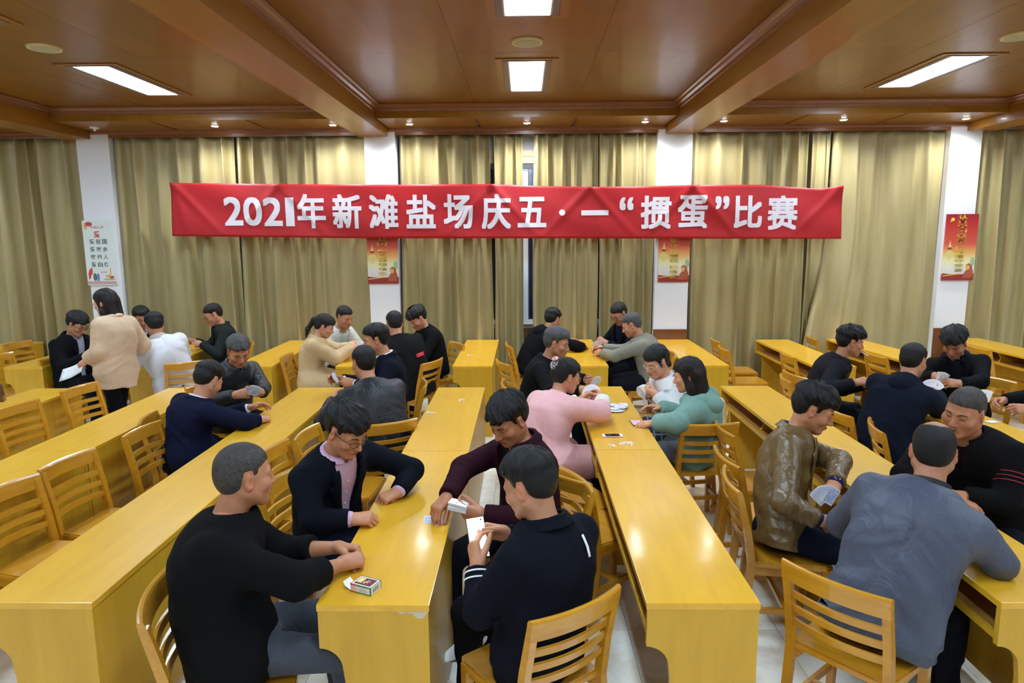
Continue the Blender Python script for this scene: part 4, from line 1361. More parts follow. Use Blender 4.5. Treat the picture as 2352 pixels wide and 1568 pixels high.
    if not sp_.get('noface'):
        q_ = np.linspace(0, 1, 9)
        smile = sp_.get('smile', 0.0)
        for sd_ in (1, -1):
            strip('eyebrow', sd_*(.014+.036*q_), .0205+.0055*np.sin(q_*math.pi*.75)-.002*q_, .0030*np.sin(np.clip(q_*1.25+.22, 0, 1)*math.pi*.86)**.7*(.75 if female else 1.15), M_BROW)
            strip('eyelid_line', sd_*(.0175+.0285*q_), -.0005-.0032*np.sin(q_*math.pi)+.0015*q_+.003*smile*np.sin(q_*math.pi), .0004+.0017*np.sin(q_*math.pi)**.6, M_LASH)
        strip('mouth_line', -.023+.046*q_, -.0632+(.0075*smile-.0002)*(2*q_-1)**2, .0005+(.0010+.0032*smile)*np.sin(q_*math.pi), M_MOUTH)
    # -------- trousers
    tr = sp_.get('trousers', ((.012, .013, .02), 'wool'))
    def trou(P):
        pr_ = .135 if (standing or female) else .160*(.5+.5*fat)
        d = ell(P, Hp+V3(0, 0, -.005), (pr_, pr_, .112))
        for (hj, kn, an, ft) in legs:
            k_ = cc(P, hj, kn, .090, .066); c_ = cc(P, kn, an, .066, .056)
            d = smin(d, smin(k_, c_, .02), .03)
        d = d + wr(P)*1.2
        return smax(d, .075-P[:, 2], .004)
    lp_ = np.array([Hp] + [x for l in legs for x in l[:3]])
    if not sp_.get('noleg'):
        child('trousers', trou, lp_.min(0)-.19, lp_.max(0)+.19, jv*(1.35 if lod == 0 else 1.75), fab(*tr))
        # shoes
        for (hj, kn, an, ft) in legs:
            sh = sp_.get('shoe', 'black')
            def shoe(P, an=an, ft=ft):
                z0 = an[2]-.085
                a0 = V3(an[0], an[1], z0)
                d = smin(cc(P, a0+V3(0, 0, .045), a0+V3(0, 0, .085), .043, .04), cc(P, a0-ft*.02+V3(0, 0, .04), a0+ft*.16+V3(0, 0, .032), .044, .040), .03)
                return smax(d, z0+.003-P[:, 2], .006)
            o = child('shoe', shoe, an-.24, an+.24, .010 if lod == 0 else .017, M_SHOE_WHITE if sh == 'white' else M_SHOE_BLACK)
    # -------- upper garments
    top = sp_['top_wear']          # list of layers, inner first: dict(kind, col, fabric, off, V opening ...)
    gars = []
    for ly_ in top:
        off = ly_.get('off', .012)
        hem = ly_.get('hem', -.20)
        cut = ly_.get('cut', .0)
        opening = ly_.get('open')          # list of (t, half width)
        sleeves = ly_.get('sleeves', True)
        skirt = ly_.get('skirt', 0.0)
        def garment(P):
            d, bx, by, tt = torso(P, off)
            d = smax(d, (hem-tt)*L, .01)
            d = smax(d, (tt-1.0)*L-.012, .02)
            d = d + wr(P)*ly_.get('wr', 1.0)
            if opening:
                w_ = np.interp(tt, [o[0] for o in opening], [o[1] for o in opening]).astype(f32)
                e_ = np.abs(bx)-w_
                front = by > 0
                # lapel roll beside the opening
                lap = ly_.get('lapel', 0)
                if lap:
                    band = np.exp(-((e_-.026)/.02)**2)*front*np.clip((tt-.42)*8, 0, 1)
                    d = d - lap*band
                d = smax(d, -np.maximum(e_, -by-.0), .004)
            if sleeves:
                d = smin(d, arm_sdf(P, off*.8+ly_.get('loose', 0), fold=ly_.get('afold', .0022), cut=cut), .035)
            if skirt > 0:
                for (hj, kn, an, ft) in legs:
                    k_ = cc(P, hj, hj+(kn-hj)*skirt, .105+off, .098+off)
                    d = smin(d, k_, .07)
                d = smax(d, .30-P[:, 2], .01)
            # neck opening
            nk = ly_.get('neck', .066)
            d = smax(d, -cc(P, NB_-u*.01+fo*.018, skull+up*.05+fo*.02, nk, nk), .008)
            return d
        pts2 = [Hp-u*.1, NB_] + ([x for a in arms for x in (a['S'], a['E'], a['W'])] if sleeves else [Tp(.18, 0, .9), Tp(-.18, 0, .9)])
        if skirt: pts2 += [l[0]+(l[1]-l[0])*skirt for l in legs]
        pts2 = np.array(pts2)
        gar = child(ly_.get('name', 'jacket'), garment, pts2.min(0)-.175, pts2.max(0)+.175, jv*ly_.get('vox', 1.0), ly_['mat'] if 'mat' in ly_ else fab(ly_['col'], ly_.get('fab', 'wool')), ly_.get('label'))
        gars.append(gar)
        col_ = ly_.get('collar')
        if col_:
            h_, r_, gap = col_['h'], col_.get('r', .068), col_.get('gap', .35)
            ax_ = nrm(nrm(skull-NB_)*.7+u*.5)
            base_ = NB_ - ax_*.022 + fo*.006
            cth = {0: .0047, 1: .0070, 2: .009}[lod]
            def collar(P):
                q_ = P-base_; t_ = q_@ax_
                rad = q_ - t_[:, None]*ax_
                rr = np.sqrt((rad**2).sum(1)); ang = np.arctan2(rad@rt, rad@fo)
                R0 = r_ + .012*(1-np.clip(t_/h_, 0, 1)) + .10*np.clip(-t_, 0, .1)
                d = np.abs(rr-R0)-cth
                tilt = t_ - .35*h_*(-np.cos(ang)*.6)     # higher at the nape
                d = smax(d, tilt-h_, .004); d = smax(d, -.03-t_, .004)
                fold_ = np.abs(rr-(R0+.011+.40*np.clip(h_-t_, 0, .1)))-cth*.85
                if col_.get('turn', True):
                    fold_ = smax(smax(fold_, tilt-h_*1.02, .004), h_*.18-t_, .004)
                    d = smin(d, fold_, .006)
                if gap > 0: d = smax(d, (gap-np.abs(ang))*rr, .003)
                return d
            child(col_.get('name', 'collar'), collar, base_-.15, base_+.15, {0: .0044, 1: .0078, 2: .0110}[lod], ly_['mat'] if 'mat' in ly_ and 'col' not in col_ else fab(col_.get('col', ly_.get('col')), ly_.get('fab', 'wool')), par=gar)
        if ly_.get('hood'):
            hb_ = NB_ - fo*.055 - u*.02
            def hood(P):
                q_ = P-hb_
                a_ = ell(P, hb_ - u*.045 - fo*.03, (.10, .10, .085))
                ring_ = None
                for k in range(-5, 6):
                    an_ = R(k*27)
                    c0 = NB_ + rt*math.sin(an_)*.088 - fo*math.cos(an_)*.082 + u*(.004-.03*(1-math.cos(an_))) + fo*.012
                    if k > -5: 
                        x = cc(P, prev, c0, .034, .034); ring_ = x if ring_ is None else np.minimum(ring_, x)
                    prev = c0
                d = smin(a_, ring_, .04)
                d = smax(d, -cc(P, NB_-u*.06, skull+up*.08, .064, .068), .01)
                return d + wr(P)*1.6
            child('hood', hood, hb_-.24, hb_+.24, jv*.9, fab(ly_['col'], ly_.get('fab', 'wool')), par=gar)
    # -------- lapels lie on the jacket front
    if sp_.get('lapel'):
        jl = [l for l in top if l.get('open')][0]
        op = jl['open']; lw = sp_['lapel'] if not isinstance(sp_['lapel'], bool) else .058
        for sd_ in (1, -1):
            vv, ff = [], []
            n_, m_ = 16, 4
            for i_ in range(n_+1):
                t_ = .40+.54*i_/n_
                w0 = float(np.interp(t_, [o[0] for o in op], [o[1] for o in op]))
                ww = float(np.interp(t_, [.40, .62, .77, .785, .80, .86, .94], [.004, .7*lw, 1.05*lw, 1.05*lw, .62*lw, .72*lw, .5*lw]))
                for j_ in range(m_+1):
                    x_ = w0-.003+ww*j_/m_
                    vv.append(surf(x_*sd_, t_, jl['off']+.010+.004*math.sin(math.pi*j_/m_)))
            for i_ in range(n_):
                for j_ in range(m_):
                    a_ = i_*(m_+1)+j_; ff.append((a_, a_+1, a_+m_+2, a_+m_+1) if sd_ > 0 else (a_, a_+m_+1, a_+m_+2, a_+1))
            o = obj('lapel', mesh('lapel', vv, ff, fab(jl['col'], jl.get('fab', 'wool'))), None, gar, True)
            sm_ = o.modifiers.new('thick', 'SOLIDIFY'); sm_.thickness = .005; sm_.offset = 0
    # -------- spectacles
    if sp_.get('glasses'):
        gm = sp_['glasses'] if not isinstance(sp_['glasses'], bool) else M_LENS
        bm = bmesh.new()
        def hp(x, y, z): return Vector(((V3(x, y, z)*hs)@HF + C).tolist())
        for s in (1, -1):
            add_tube(bm, [hp(s*.033+.022*math.cos(a), .104-.012*abs(math.cos(a))*(1 if s*math.cos(a) > 0 else 0), -.003+.0165*math.sin(a)) for a in np.linspace(0, 2*math.pi, 17)[:-1]], .0016, 6, True)
            add_tube(bm, [hp(s*.056, .094, .003), hp(s*.073, .055, .004), hp(s*.0815, -.002, .006), hp(s*.080, -.016, -.006)], .0016, 6)
        add_tube(bm, [hp(-.011, .106, .0), hp(0, .109, .003), hp(.011, .106, .0)], .0015, 6)
        obj('glasses', bm_mesh('glasses', bm, gm), None, root, True)
    sp_['_'] = dict(root=root, C=C, HF=HF, hs=hs, NB=NB_, u=u, fo=fo, rt=rt, Tp=Tp, arms=arms, org=org, Hp=Hp, L=L, legs=legs, torso=torso, child=child, jv=jv, surf=surf, skull=skull, wr=wr, gar=gar, gars=gars, hair=sp_.get('_hair'))
    return sp_['_']
# ------------------------------------------------------------------ who sits where
BLACK = (.008, .008, .009); NAVY = (.010, .013, .030); 
def jacket(col, fab_='wool', V=((.30, 0), (.42, .0), (.9, .055), (1.05, .075)), collar=.03, lapel=.005, **k):
    d = dict(name='jacket', col=col, fab=fab_, off=.016, open=V, lapel=lapel, cut=.004, collar=dict(h=collar, r=.078, gap=.75))
    d.update(k); return d
def shirt(col, fab_='crisp', collar=.034, gap=.28, **k):
    d = dict(name='shirt', col=col, fab=fab_, off=.003, cut=-.016, wr=.5, neck=.060, collar=dict(h=collar, r=.0625, gap=gap), vox=1.6)
    d.update(k); return d
def tee(col, **k):
    d = dict(name='shirt', col=col, fab='wool', off=.003, cut=.02, sleeves=False, wr=.5, neck=.066, vox=1.6); d.update(k); return d
def zipjacket(col, fab_='shell', collar=.045, gap=.3, **k):
    d = dict(name='jacket', col=col, fab=fab_, off=.017, cut=.004, afold=.004, wr=1.3, collar=dict(h=collar, r=.072, gap=gap)); d.update(k); return d
OPENV = ((-.3, .035), (.3, .03), (.6, .045), (.9, .06), (1.05, .075))
def H(x, y, z, pose='rest', **k):
    d = dict(at=(x, y, z), pose=pose); d.update(k); return d

PEOPLE = dict(
P28=dict(label='heavy man in black sweater seated at the front, back to camera, hands on desk', top=(-1.074, 2.46, 1.335), yaw=14, head=(40, 6), hip=(-1.115, 2.39), hair=('buzz', 'buzz'), fat=1.20, sw=.205, lod=0, seed=28, bow=.05, bare=.13,
  R=H(-.715, 2.60, .795, 'fist', elbow=(-.80, 2.335, .83), dir=(42, 4), roll=25), L=H(-.735, 2.68, .80, 'curl', roll=30, dir=(0, 5)), trousers=((.055, .062, .078), 'denim'), tone=(.46, .24, .15), legyaw=24,
  top_wear=[dict(name='sweater', col=BLACK, off=.020, cut=.105, wr=1.2, afold=.004, loose=.004, neck=.066)]),
P29=dict(lapel=True, label='man in navy blazer, pink shirt and glasses with both hands on the front desk', top=(-.853, 3.164, 1.325), yaw=-34, hip=(-1.02, 3.36), head=(-32, 30), hair=('thick', 'black'), glasses=True, lod=0, seed=29, sw=.195,
  R=H(-.755, 3.00, .80, 'curl', dir=(8, -2), roll=25, elbow=(-.98, 2.98, .80)), L=H(-.665, 3.28, .785, 'curl', dir=(215, 12), roll=15, elbow=(-.60, 3.50, .86)), tone=(.52, .285, .18), legyaw=-20,
  trousers=((.008, .012, .03), 'denim'),
  top_wear=[shirt((.62, .40, .56)), jacket((.0075, .010, .019), V=((-.3, .02), (.28, .03), (.42, .035), (.7, .06), (.9, .066), (1.05, .08)), collar=.026)]),
P30=dict(lapel=True, label='man in maroon coat dealing a stack of cards over the front desk', top=(-.087, 3.314, 1.335), yaw=208, head=(226, 32), hair=('thick', 'black'), lod=0, seed=30, sw=.198, tone=(.42, .21, .125),
  R=H(-.385, 3.06, .845, 'grip', dir=(235, 22), roll=0, elbow=(-.335, 3.33, .92)), L=H(-.255, 2.985, .835, 'grip', dir=(172, -6), roll=100, elbow=(-.02, 2.98, .80)), legyaw=228,
  top_wear=[tee((.012, .008, .01), neck=.07), jacket((.046, .008, .018), V=((-.3, .0), (.2, .0), (.34, .0), (.6, .04), (.9, .062), (1.05, .08)), collar=.035, lapel=.007)]),
P31=dict(label='man in dark navy jacket at the front looking down at a white phone', top=(.015, 2.475, 1.312), yaw=136, head=(150, 22), hair=('short', 'black'), lod=0, seed=31, sw=.20, tone=(.52, .29, .19), hip=(.055, 2.43),
  L=H(-.185, 2.49, .885, 'grip', dir=(112, -50), roll=75, elbow=(-.17, 2.33, .73)), R=H(-.135, 2.635, .895, 'grip', dir=(190, -12), roll=75), legyaw=150, legs={-1: ((-.12, 2.71, .57), (-.235, 2.90, .31), (-.72, -.62, -.3)), 1: ((-.25, 2.72, .50), (-.25, 2.76, .09))}, shoe='white', noshoe_auto=True,
  top_wear=[zipjacket((.0085, .0105, .019), 'wool', collar=.042, gap=.5, wr=1.2, hem=-.32)]),
P25=dict(lapel=.07, label='smiling man in brown leather jacket and blue shirt holding cards at right', top=(1.541, 3.56, 1.325), yaw=-22, hip=(1.37, 3.47), head=(-22, 26), hair=('thick', 'black'), lod=0, smile=.8, seed=25, sw=.20, tone=(.50, .26, .165),
  L=H(1.52, 3.235, .85, 'pinch', dir=(232, 22), roll=20, elbow=(1.66, 3.42, .92)), R=H(1.475, 3.15, .70, 'fist', dir=(15, 15), roll=40, elbow=(1.27, 3.20, .78)), legyaw=-25,
  trousers=((.008, .012, .028), 'wool'), folds=.0042,
  top_wear=[shirt((.010, .012, .085), gap=.5), jacket((.130, .078, .026), 'leather', V=((-.3, .06), (.1, .05), (.5, .045), (.9, .055), (1.05, .075)), collar=.036, lapel=.003, afold=.006, wr=1.5)]),
P26=dict(label='balding man in grey jacket with black collar, back to camera, front right', top=(1.706, 2.778, 1.325), yaw=52, head=(62, 14), hair=('bald', 'black'), lod=0, seed=26, fat=1.1, sw=.205, tone=(.44, .235, .155), hip=(1.44, 2.60),
  R=H(1.93, 2.80, .80, 'curl', elbow=(1.86, 2.55, .815), roll=20), L=H(1.72, 3.02, .80, 'curl', roll=20), legyaw=42, folds=.004,
  top_wear=[dict(name='jacket', col=(.060, .072, .108), fab='shell', off=.020, cut=.004, wr=1.5, afold=.004, hem=-.18, collar=dict(h=.045, r=.070, gap=.35, col=BLACK, turn=False))]),
P27=dict(label='cropped-haired man in black tracksuit laughing with folded arms at right', top=(2.223, 3.381, 1.335), yaw=212, head=(212, 12, -8), hair=('buzz', 'buzz'), lod=0, seed=27, fat=1.15, sw=.21, jaw=1.1, smile=.9, tone=(.43, .22, .135), hip=(2.47, 3.53),
  R=H(2.09, 3.19, .80, 'rest', elbow=(2.02, 3.52, .82), dir=(300, 0), roll=10), L=H(2.10, 3.24, .82, 'rest', elbow=(2.34, 3.20, .80), dir=(160, 0), roll=20), legyaw=236,
  top_wear=[tee((.02, .004, .006)), dict(name='jacket', col=(.009, .008, .009), off=.020, cut=.004, wr=1.3, afold=.004, open=((.5, 0), (.7, .0), (.95, .03), (1.05, .05)), collar=dict(h=.05, r=.074, gap=.5, turn=False))]),
P20=dict(label='girl in teal hoodie with long dark hair, back to camera, at the middle desk', top=(1.16, 4.75, 1.253), yaw=146, head=(158, 14), hair=('long', 'brown'), female=True, lod=1, noface=True, seed=20, tone=(.62, .36, .25), hip=(1.23, 4.79),
  L=H(.875, 4.70, .785, 'rest', dir=(185, 5), roll=15, elbow=(1.04, 4.55, .82)), R=H(.95, 4.98, .80, 'rest'), legyaw=146, trousers=((.10, .10, .12), 'denim'),
  top_wear=[dict(name='hoodie', col=(.18, .31, .265), off=.024, loose=.010, cut=.0, wr=1.5, afold=.005, hood=True, hem=-.22)]),
P19=dict(label='girl with glasses in white blouse and dark plaid pinafore holding cards', top=(1.009, 5.17, 1.275), yaw=205, head=(214, 24), hair=('bangs', 'black'), female=True, lod=1, smile=.25, seed=19, glasses=M_SILVER, tone=(.66, .40, .29), lip=(.5, .12, .11),
  R=H(.90, 5.40, .825, 'pinch', dir=(280, 5), roll=50), L=H(.95, 5.08, .87, 'grip', dir=(150, -15), roll=110), legyaw=186, hip=(1.245, 5.26), trousers=((.02, .02, .025), 'wool'),
  top_wear=[dict(name='blouse', col=(.72, .72, .72), fab='crisp', off=.014, loose=.008, cut=.0, neck=.058), dict(name='pinafore', mat=M_PLAID, off=.022, sleeves=False, hem=-.25, skirt=.6, open=((.55, 0), (.62, .03), (.75, .09), (.85, .14), (1.1, .2)), neck=.09)]),
P18=dict(label='woman in pink coat with netted hair bun and flower, holding a fan of cards', top=(.291, 4.732, 1.255), yaw=46, head=(24, 16), hair=('bun', 'black'), female=True, lod=1, seed=18, glasses=plain('gold_frame', (.7, .5, .15), rough=.3, metal=.8), tone=(.56, .31, .21), hip=(.12, 4.56), fat=1.08,
  R=H(.605, 5.06, .92, 'pinch', elbow=(.66, 4.80, .815), dir=(120, -25), roll=55), L=H(.475, 5.06, .86, 'grip', dir=(60, -15), roll=90), legyaw=35, trousers=((.02, .018, .02), 'wool'),
  top_wear=[dict(name='blouse', col=(.66, .62, .54), fab='crisp', off=.012, loose=.012, cut=.03, afold=.005), dict(name='coat', col=(.72, .40, .40), off=.022, cut=.16, wr=1.2, afold=.004, hem=-.35, skirt=.75, collar=dict(h=.04, r=.062, gap=.3, turn=False), loose=.012)]),
P17=dict(lapel=True, label='man in dark zip jacket over blue sweater, seated behind the pink-coated woman', top=(.275, 5.826, 1.325), yaw=-8, head=(-16, 14), hair=('parted', 'grey'), lod=1, seed=17, tone=(.44, .24, .15), hip=(.08, 5.86),
  R=H(.49, 5.36, .85, 'grip', dir=(-40, 5), roll=60), L=H(.60, 5.50, .88, 'grip', dir=(-60, -10), roll=90), legyaw=-5,
  top_wear=[tee((.03, .055, .125), neck=.062), jacket((.011, .011, .012), V=((-.3, .0), (.2, .0), (.4, .03), (.9, .066), (1.05, .08)), collar=.03, lapel=.002)]),
P13=dict(label='man in black jacket with shaved neck, back to camera, at the middle left desk', top=(-1.199, 5.0, 1.30), yaw=122, head=(128, 12), hair=('crew', 'black'), lod=1, noface=True, seed=13, fat=1.08, sw=.205, hip=(-1.03, 4.80), tone=(.5, .28, .19),
  R=H(-1.40, 5.32, .84, 'grip', roll=70), L=H(-1.50, 5.12, .84, 'grip', roll=70), legyaw=130,
  top_wear=[dict(name='jacket', col=(.014, .015, .021), fab='shell', off=.022, cut=.004, wr=1.5, afold=.004, hem=-.28, collar=dict(h=.035, r=.072, gap=.4))]),
P12=dict(lapel=True, label='man in navy suit and white shirt seen in left profile, reading his cards', top=(-1.275, 5.80, 1.365), yaw=196, head=(192, 12), hair=('parted', 'black'), lod=1, seed=12, tone=(.50, .27, .17),
  R=H(-1.60, 5.66, .875, 'grip', dir=(200, -10), roll=80), L=H(-1.47, 5.56, .86, 'grip', dir=(185, -5), roll=70), legyaw=185,
  top_wear=[shirt((.78, .78, .84)), jacket((.009, .011, .026))]),
P7=dict(label='man in navy suit bending over the left desk, back to camera', top=(-2.304, 4.85, 1.215), yaw=52, head=(66, 34), hair=('short', 'black'), lod=1, noface=True, seed=7, sw=.20, hip=(-2.43, 4.70), torso=.52, tone=(.52, .29, .2),
  R=H(-1.90, 4.80, .79, 'fist', elbow=(-1.965, 4.62, .815), roll=20), L=H(-2.05, 5.05, .80, 'rest', roll=30), legyaw=30, folds=.004,
  top_wear=[shirt((.7, .7, .75)), dict(name='jacket', col=(.010, .014, .048), off=.020, cut=.012, wr=1.4, afold=.004, hem=-.42, skirt=.35, collar=dict(h=.028, r=.078, gap=.7))]),
P6=dict(label='grey-haired man in charcoal jacket looking at his cards, left of the long desk', top=(-2.386, 5.575, 1.305), yaw=-38, head=(-52, 30), hair=('short', 'grey'), lod=1, seed=6, tone=(.46, .245, .15), sw=.195,
  R=H(-2.27, 5.22, .84, 'grip', dir=(10, -8), roll=70), L=H(-2.10, 5.33, .84, 'grip', dir=(225, -8), roll=80), legyaw=-30,
  top_wear=[zipjacket((.026, .029, .031), 'shell', collar=.045, gap=.25)]),
P2=dict(label='woman in beige blazer striding past the left desks with a white paper', top=(-4.051, 6.519, 1.625), yaw=156, head=(172, 12), hair=('long', 'brown'), female=True, standing=True, lod=1, seed=2, glasses=M_SILVER, tone=(.6, .36, .26), hip=(-3.98, 6.47), torso=.5, hs=1.0,
  L=H(-4.215, 6.36, .935, 'grip', dir=(215, 40), roll=60, elbow=(-4.02, 6.30, 1.04)), R=H(-4.10, 6.72, .90, 'rest', roll=70), legyaw=165, trousers=((.006, .006, .007), 'wool'),
  top_wear=[tee((.012, .01, .01)), dict(name='blazer', col=(.60, .43, .29), fab='wool', off=.028, loose=.010, cut=.0, wr=1.3, hem=-.42, afold=.004, collar=dict(h=.028, r=.074, gap=.8))]),
P1=dict(lapel=True, label='man in black coat with glasses at the left back, in right profile', top=(-4.798, 7.191, 1.335), yaw=-12, head=(-12, 30), hair=('thick', 'black'), glasses=True, lod=1, seed=1, tone=(.5, .28, .19), sw=.20, fat=1.08,
  R=H(-4.56, 7.04, .86, 'curl', roll=50), L=H(-4.42, 7.16, .80, 'grip', roll=60), legyaw=-15,
  top_wear=[tee((.30, .32, .40)), jacket((.0085, .009, .012), V=((-.3, .02), (.2, .03), (.6, .05), (.9, .06), (1.05, .075)), collar=.035)]),
P3=dict(lapel=True, label='dark-haired man in dark jacket half hidden behind the white jacket, by the left curtain', top=(-4.573, 8.019, 1.305), yaw=-40, head=(-48, 22), hair=('parted', 'black'), lod=2, seed=3, tone=(.46, .25, .16),
  R=H(-4.42, 7.72, .82, 'grip', roll=60), L=H(-4.25, 7.85, .82, 'grip', roll=60), top_wear=[shirt((.5, .52, .58)), jacket((.010, .011, .016))]),
P4=dict(label='man in white jacket seen from behind at the left back table', top=(-3.898, 7.067, 1.335), yaw=142, head=(130, 24), hair=('parted', 'black'), lod=1, seed=4, sw=.205, fat=1.05, tone=(.46, .25, .17), hip=(-3.72, 7.05),
  L=H(-4.16, 7.22, .82, 'grip', roll=50, elbow=(-4.04, 7.02, .82)), R=H(-4.05, 7.40, .82, 'grip', roll=50), legyaw=108, folds=.0045,
  top_wear=[dict(name='jacket', col=(.62, .62, .66), fab='crisp', off=.022, loose=.008, cut=.0, wr=1.6, afold=.006, hem=-.30, collar=dict(h=.05, r=.07, gap=.4, col=(.45, .40, .36), turn=False))]),
P5=dict(lapel=True, label='man with glasses in dark olive jacket sorting cards by the left curtain', top=(-3.716, 8.035, 1.325), yaw=208, legyaw=250, head=(214, 26), hair=('crew', 'black'), glasses=True, lod=2, seed=5, tone=(.5, .28, .19), sw=.20,
  R=H(-3.98, 7.98, .85, 'grip', roll=70, dir=(200, 0)), L=H(-3.84, 7.83, .84, 'grip', roll=70, dir=(170, 0)), top_wear=[tee((.008, .008, .009)), jacket((.028, .034, .032), V=OPENV, collar=.03)]),
P8=dict(label='woman in beige trench coat with ponytail leaning over the cards', top=(-2.152, 7.268, 1.285), yaw=14, head=(6, 26), hair=('pony', 'brown'), female=True, lod=1, seed=8, tone=(.58, .35, .25), torso=.47,
  R=H(-1.86, 7.40, .87, 'pinch', roll=50), L=H(-1.82, 7.52, .87, 'pinch', roll=50), legyaw=5,
  top_wear=[dict(name='trench_coat', col=(.54, .37, .18), fab='shell', off=.024, loose=.012, cut=.0, wr=1.4, afold=.005, hem=-.38, skirt=.6, collar=dict(h=.035, r=.070, gap=.5))]),
P9=dict(label='man with cropped sides in pale zip jacket, by the curtain left of the second pillar', top=(-2.103, 7.896, 1.305), yaw=-34, head=(-36, 20), hair=('crew', 'black'), lod=2, seed=9, tone=(.46, .25, .16),
  R=H(-1.98, 7.66, .84, 'pinch', roll=50), L=H(-1.88, 7.78, .84, 'pinch', roll=50), top_wear=[tee((.42, .46, .40)), jacket((.52, .52, .47), 'crisp', V=((-.3, .03), (.3, .05), (.9, .066), (1.05, .08)), collar=.03, lapel=.002)]),
P10=dict(label='man in dark jacket with a red patch on the back, at the middle back table', top=(-1.354, 7.036, 1.335), yaw=126, head=(112, 16), hair=('crew', 'black'), lod=1, seed=10, fat=1.08, sw=.205, hip=(-1.16, 6.95), tone=(.5, .28, .19),
  R=H(-1.50, 7.42, .82, 'grip', roll=50), L=H(-1.58, 7.22, .82, 'grip', roll=50), legyaw=150,
  top_wear=[dict(name='jacket', col=(.017, .016, .016), fab='wool', off=.020, cut=.004, wr=1.2, hem=-.25, collar=dict(h=.035, r=.072, gap=.4))]),
P11=dict(label='young man in black shirt looking down, right of the second pillar', top=(-1.239, 7.804, 1.305), yaw=214, head=(218, 36), hair=('mop', 'black'), lod=2, seed=11, tone=(.52, .31, .22),
  R=H(-1.50, 7.74, .82, 'grip', roll=50), L=H(-1.42, 7.60, .82, 'grip', roll=50), top_wear=[shirt((.010, .010, .011), 'wool', gap=.6, off=.016, cut=.004, neck=.066)]),
P14=dict(label='man in black hooded jacket leaning over the back table, face turned away', top=(.339, 8.059, 1.255), yaw=34, head=(48, 22), hair=('short', 'black'), lod=2, seed=14, tone=(.46, .25, .17), hip=(.06, 7.92), torso=.52,
  R=H(.70, 7.95, .80, 'rest', elbow=(.62, 7.80, .82)), L=H(.56, 8.25, .80, 'rest'), legyaw=15, top_wear=[dict(name='jacket', col=(.008, .0085, .011), off=.022, cut=.004, wr=1.2, hood=True, collar=dict(h=.03, r=.072, gap=.5))]),
P15=dict(lapel=True, label='dark-jacketed man by the curtain, face half hidden behind the grey blazer man', top=(1.096, 7.92, 1.325), yaw=212, head=(216, 34), hair=('crew', 'black'), lod=2, seed=15, tone=(.46, .25, .17), glasses=True,
  R=H(.84, 7.93, .84, 'pinch', roll=50), L=H(.90, 7.78, .84, 'pinch', roll=50), top_wear=[tee((.012, .016, .045)), jacket((.009, .010, .015), V=OPENV)]),
P16=dict(label='man in grey blazer leaning on the back table, in left profile', top=(1.148, 7.30, 1.275), yaw=164, head=(168, 26), hair=('crew', 'grey'), lod=1, seed=16, tone=(.50, .28, .19), fat=1.06, hip=(1.38, 7.26), torso=.52,
  L=H(.82, 7.42, .82, 'grip', elbow=(.96, 7.18, .82), roll=50), R=H(.82, 7.58, .83, 'grip', roll=50), legyaw=175,
  top_wear=[shirt((.08, .08, .09)), dict(name='blazer', col=(.21, .20, .155), off=.020, cut=.006, wr=1.3, afold=.004, hem=-.3, collar=dict(h=.03, r=.078, gap=.7))]),
P21=dict(lapel=True, label='man in dark cardigan with a cigarette in his mouth, right profile', top=(2.844, 5.945, 1.305), yaw=-14, head=(-6, 12), hair=('mop', 'black'), lod=1, seed=21, tone=(.44, .225, .15), sw=.19,
  R=H(2.76, 5.56, .84, 'curl', roll=40), L=H(2.92, 5.70, .80, 'curl', roll=40), legyaw=-10,
  top_wear=[tee((.006, .006, .007)), jacket((.026, .024, .034), V=OPENV, collar=.028, lapel=.002)]),
P22=dict(label='man in navy hooded jacket, back to camera, fanning white cards at right', top=(2.847, 4.976, 1.305), yaw=44, head=(36, 16), hair=('crew', 'black'), lod=1, seed=22, tone=(.48, .27, .19), hip=(2.59, 4.84), fat=1.06,
  R=H(3.19, 5.20, .85, 'grip', roll=60), L=H(3.05, 5.35, .85, 'grip', roll=60), legyaw=30,
  top_wear=[dict(name='jacket', col=(.011, .016, .034), fab='wool', off=.024, loose=.006, cut=.0, wr=1.5, afold=.004, hood=True, hem=-.32)]),
P23=dict(label='young man in black jacket facing the camera at right, looking at cards', top=(3.691, 5.859, 1.305), yaw=232, hip=(3.86, 5.92), head=(226, 36), hair=('mop', 'black'), lod=1, seed=23, tone=(.42, .23, .16), sw=.20,
  R=H(3.43, 5.68, .90, 'pinch', dir=(290, 10), roll=40), L=H(3.52, 5.48, .86, 'grip', dir=(170, -5), roll=60), legyaw=205,
  top_wear=[shirt((.010, .010, .014), 'wool', gap=.6), jacket((.009, .009, .011), V=OPENV, collar=.03, lapel=.002, hood=True)]),
P24=dict(label='black-sleeved card player cut off by the right frame edge', top=(4.02, 4.93, 1.31), hip=(4.12, 4.94), yaw=185, head=(185, 25), hair=('short', 'black'), lod=1, seed=24, tone=(.46, .25, .17),
  R=H(3.52, 5.06, .83, 'grip', roll=60), L=H(3.52, 4.84, .82, 'grip', roll=60), legyaw=180, top_wear=[zipjacket((.008, .008, .009), 'wool')]),
)
import time as _t
DEBUG = bool(globals().get("DEBUG_PEOPLE"))
_t0 = _t.time()
ONLY = None
for k, s in PEOPLE.items():
    if ONLY and k not in ONLY: continue
    make_person(s)
    if DEBUG: 
        i = s['_']; print(k, 'hip', np.round(i['Hp']+i['org'], 2), 'L %.2f' % i['L'], 'head', np.round(i['C']+i['org'], 2), 'W', [np.round(a['W']+i['org'], 2) for a in i['arms']], 't %.1f' % (_t.time()-_t0))
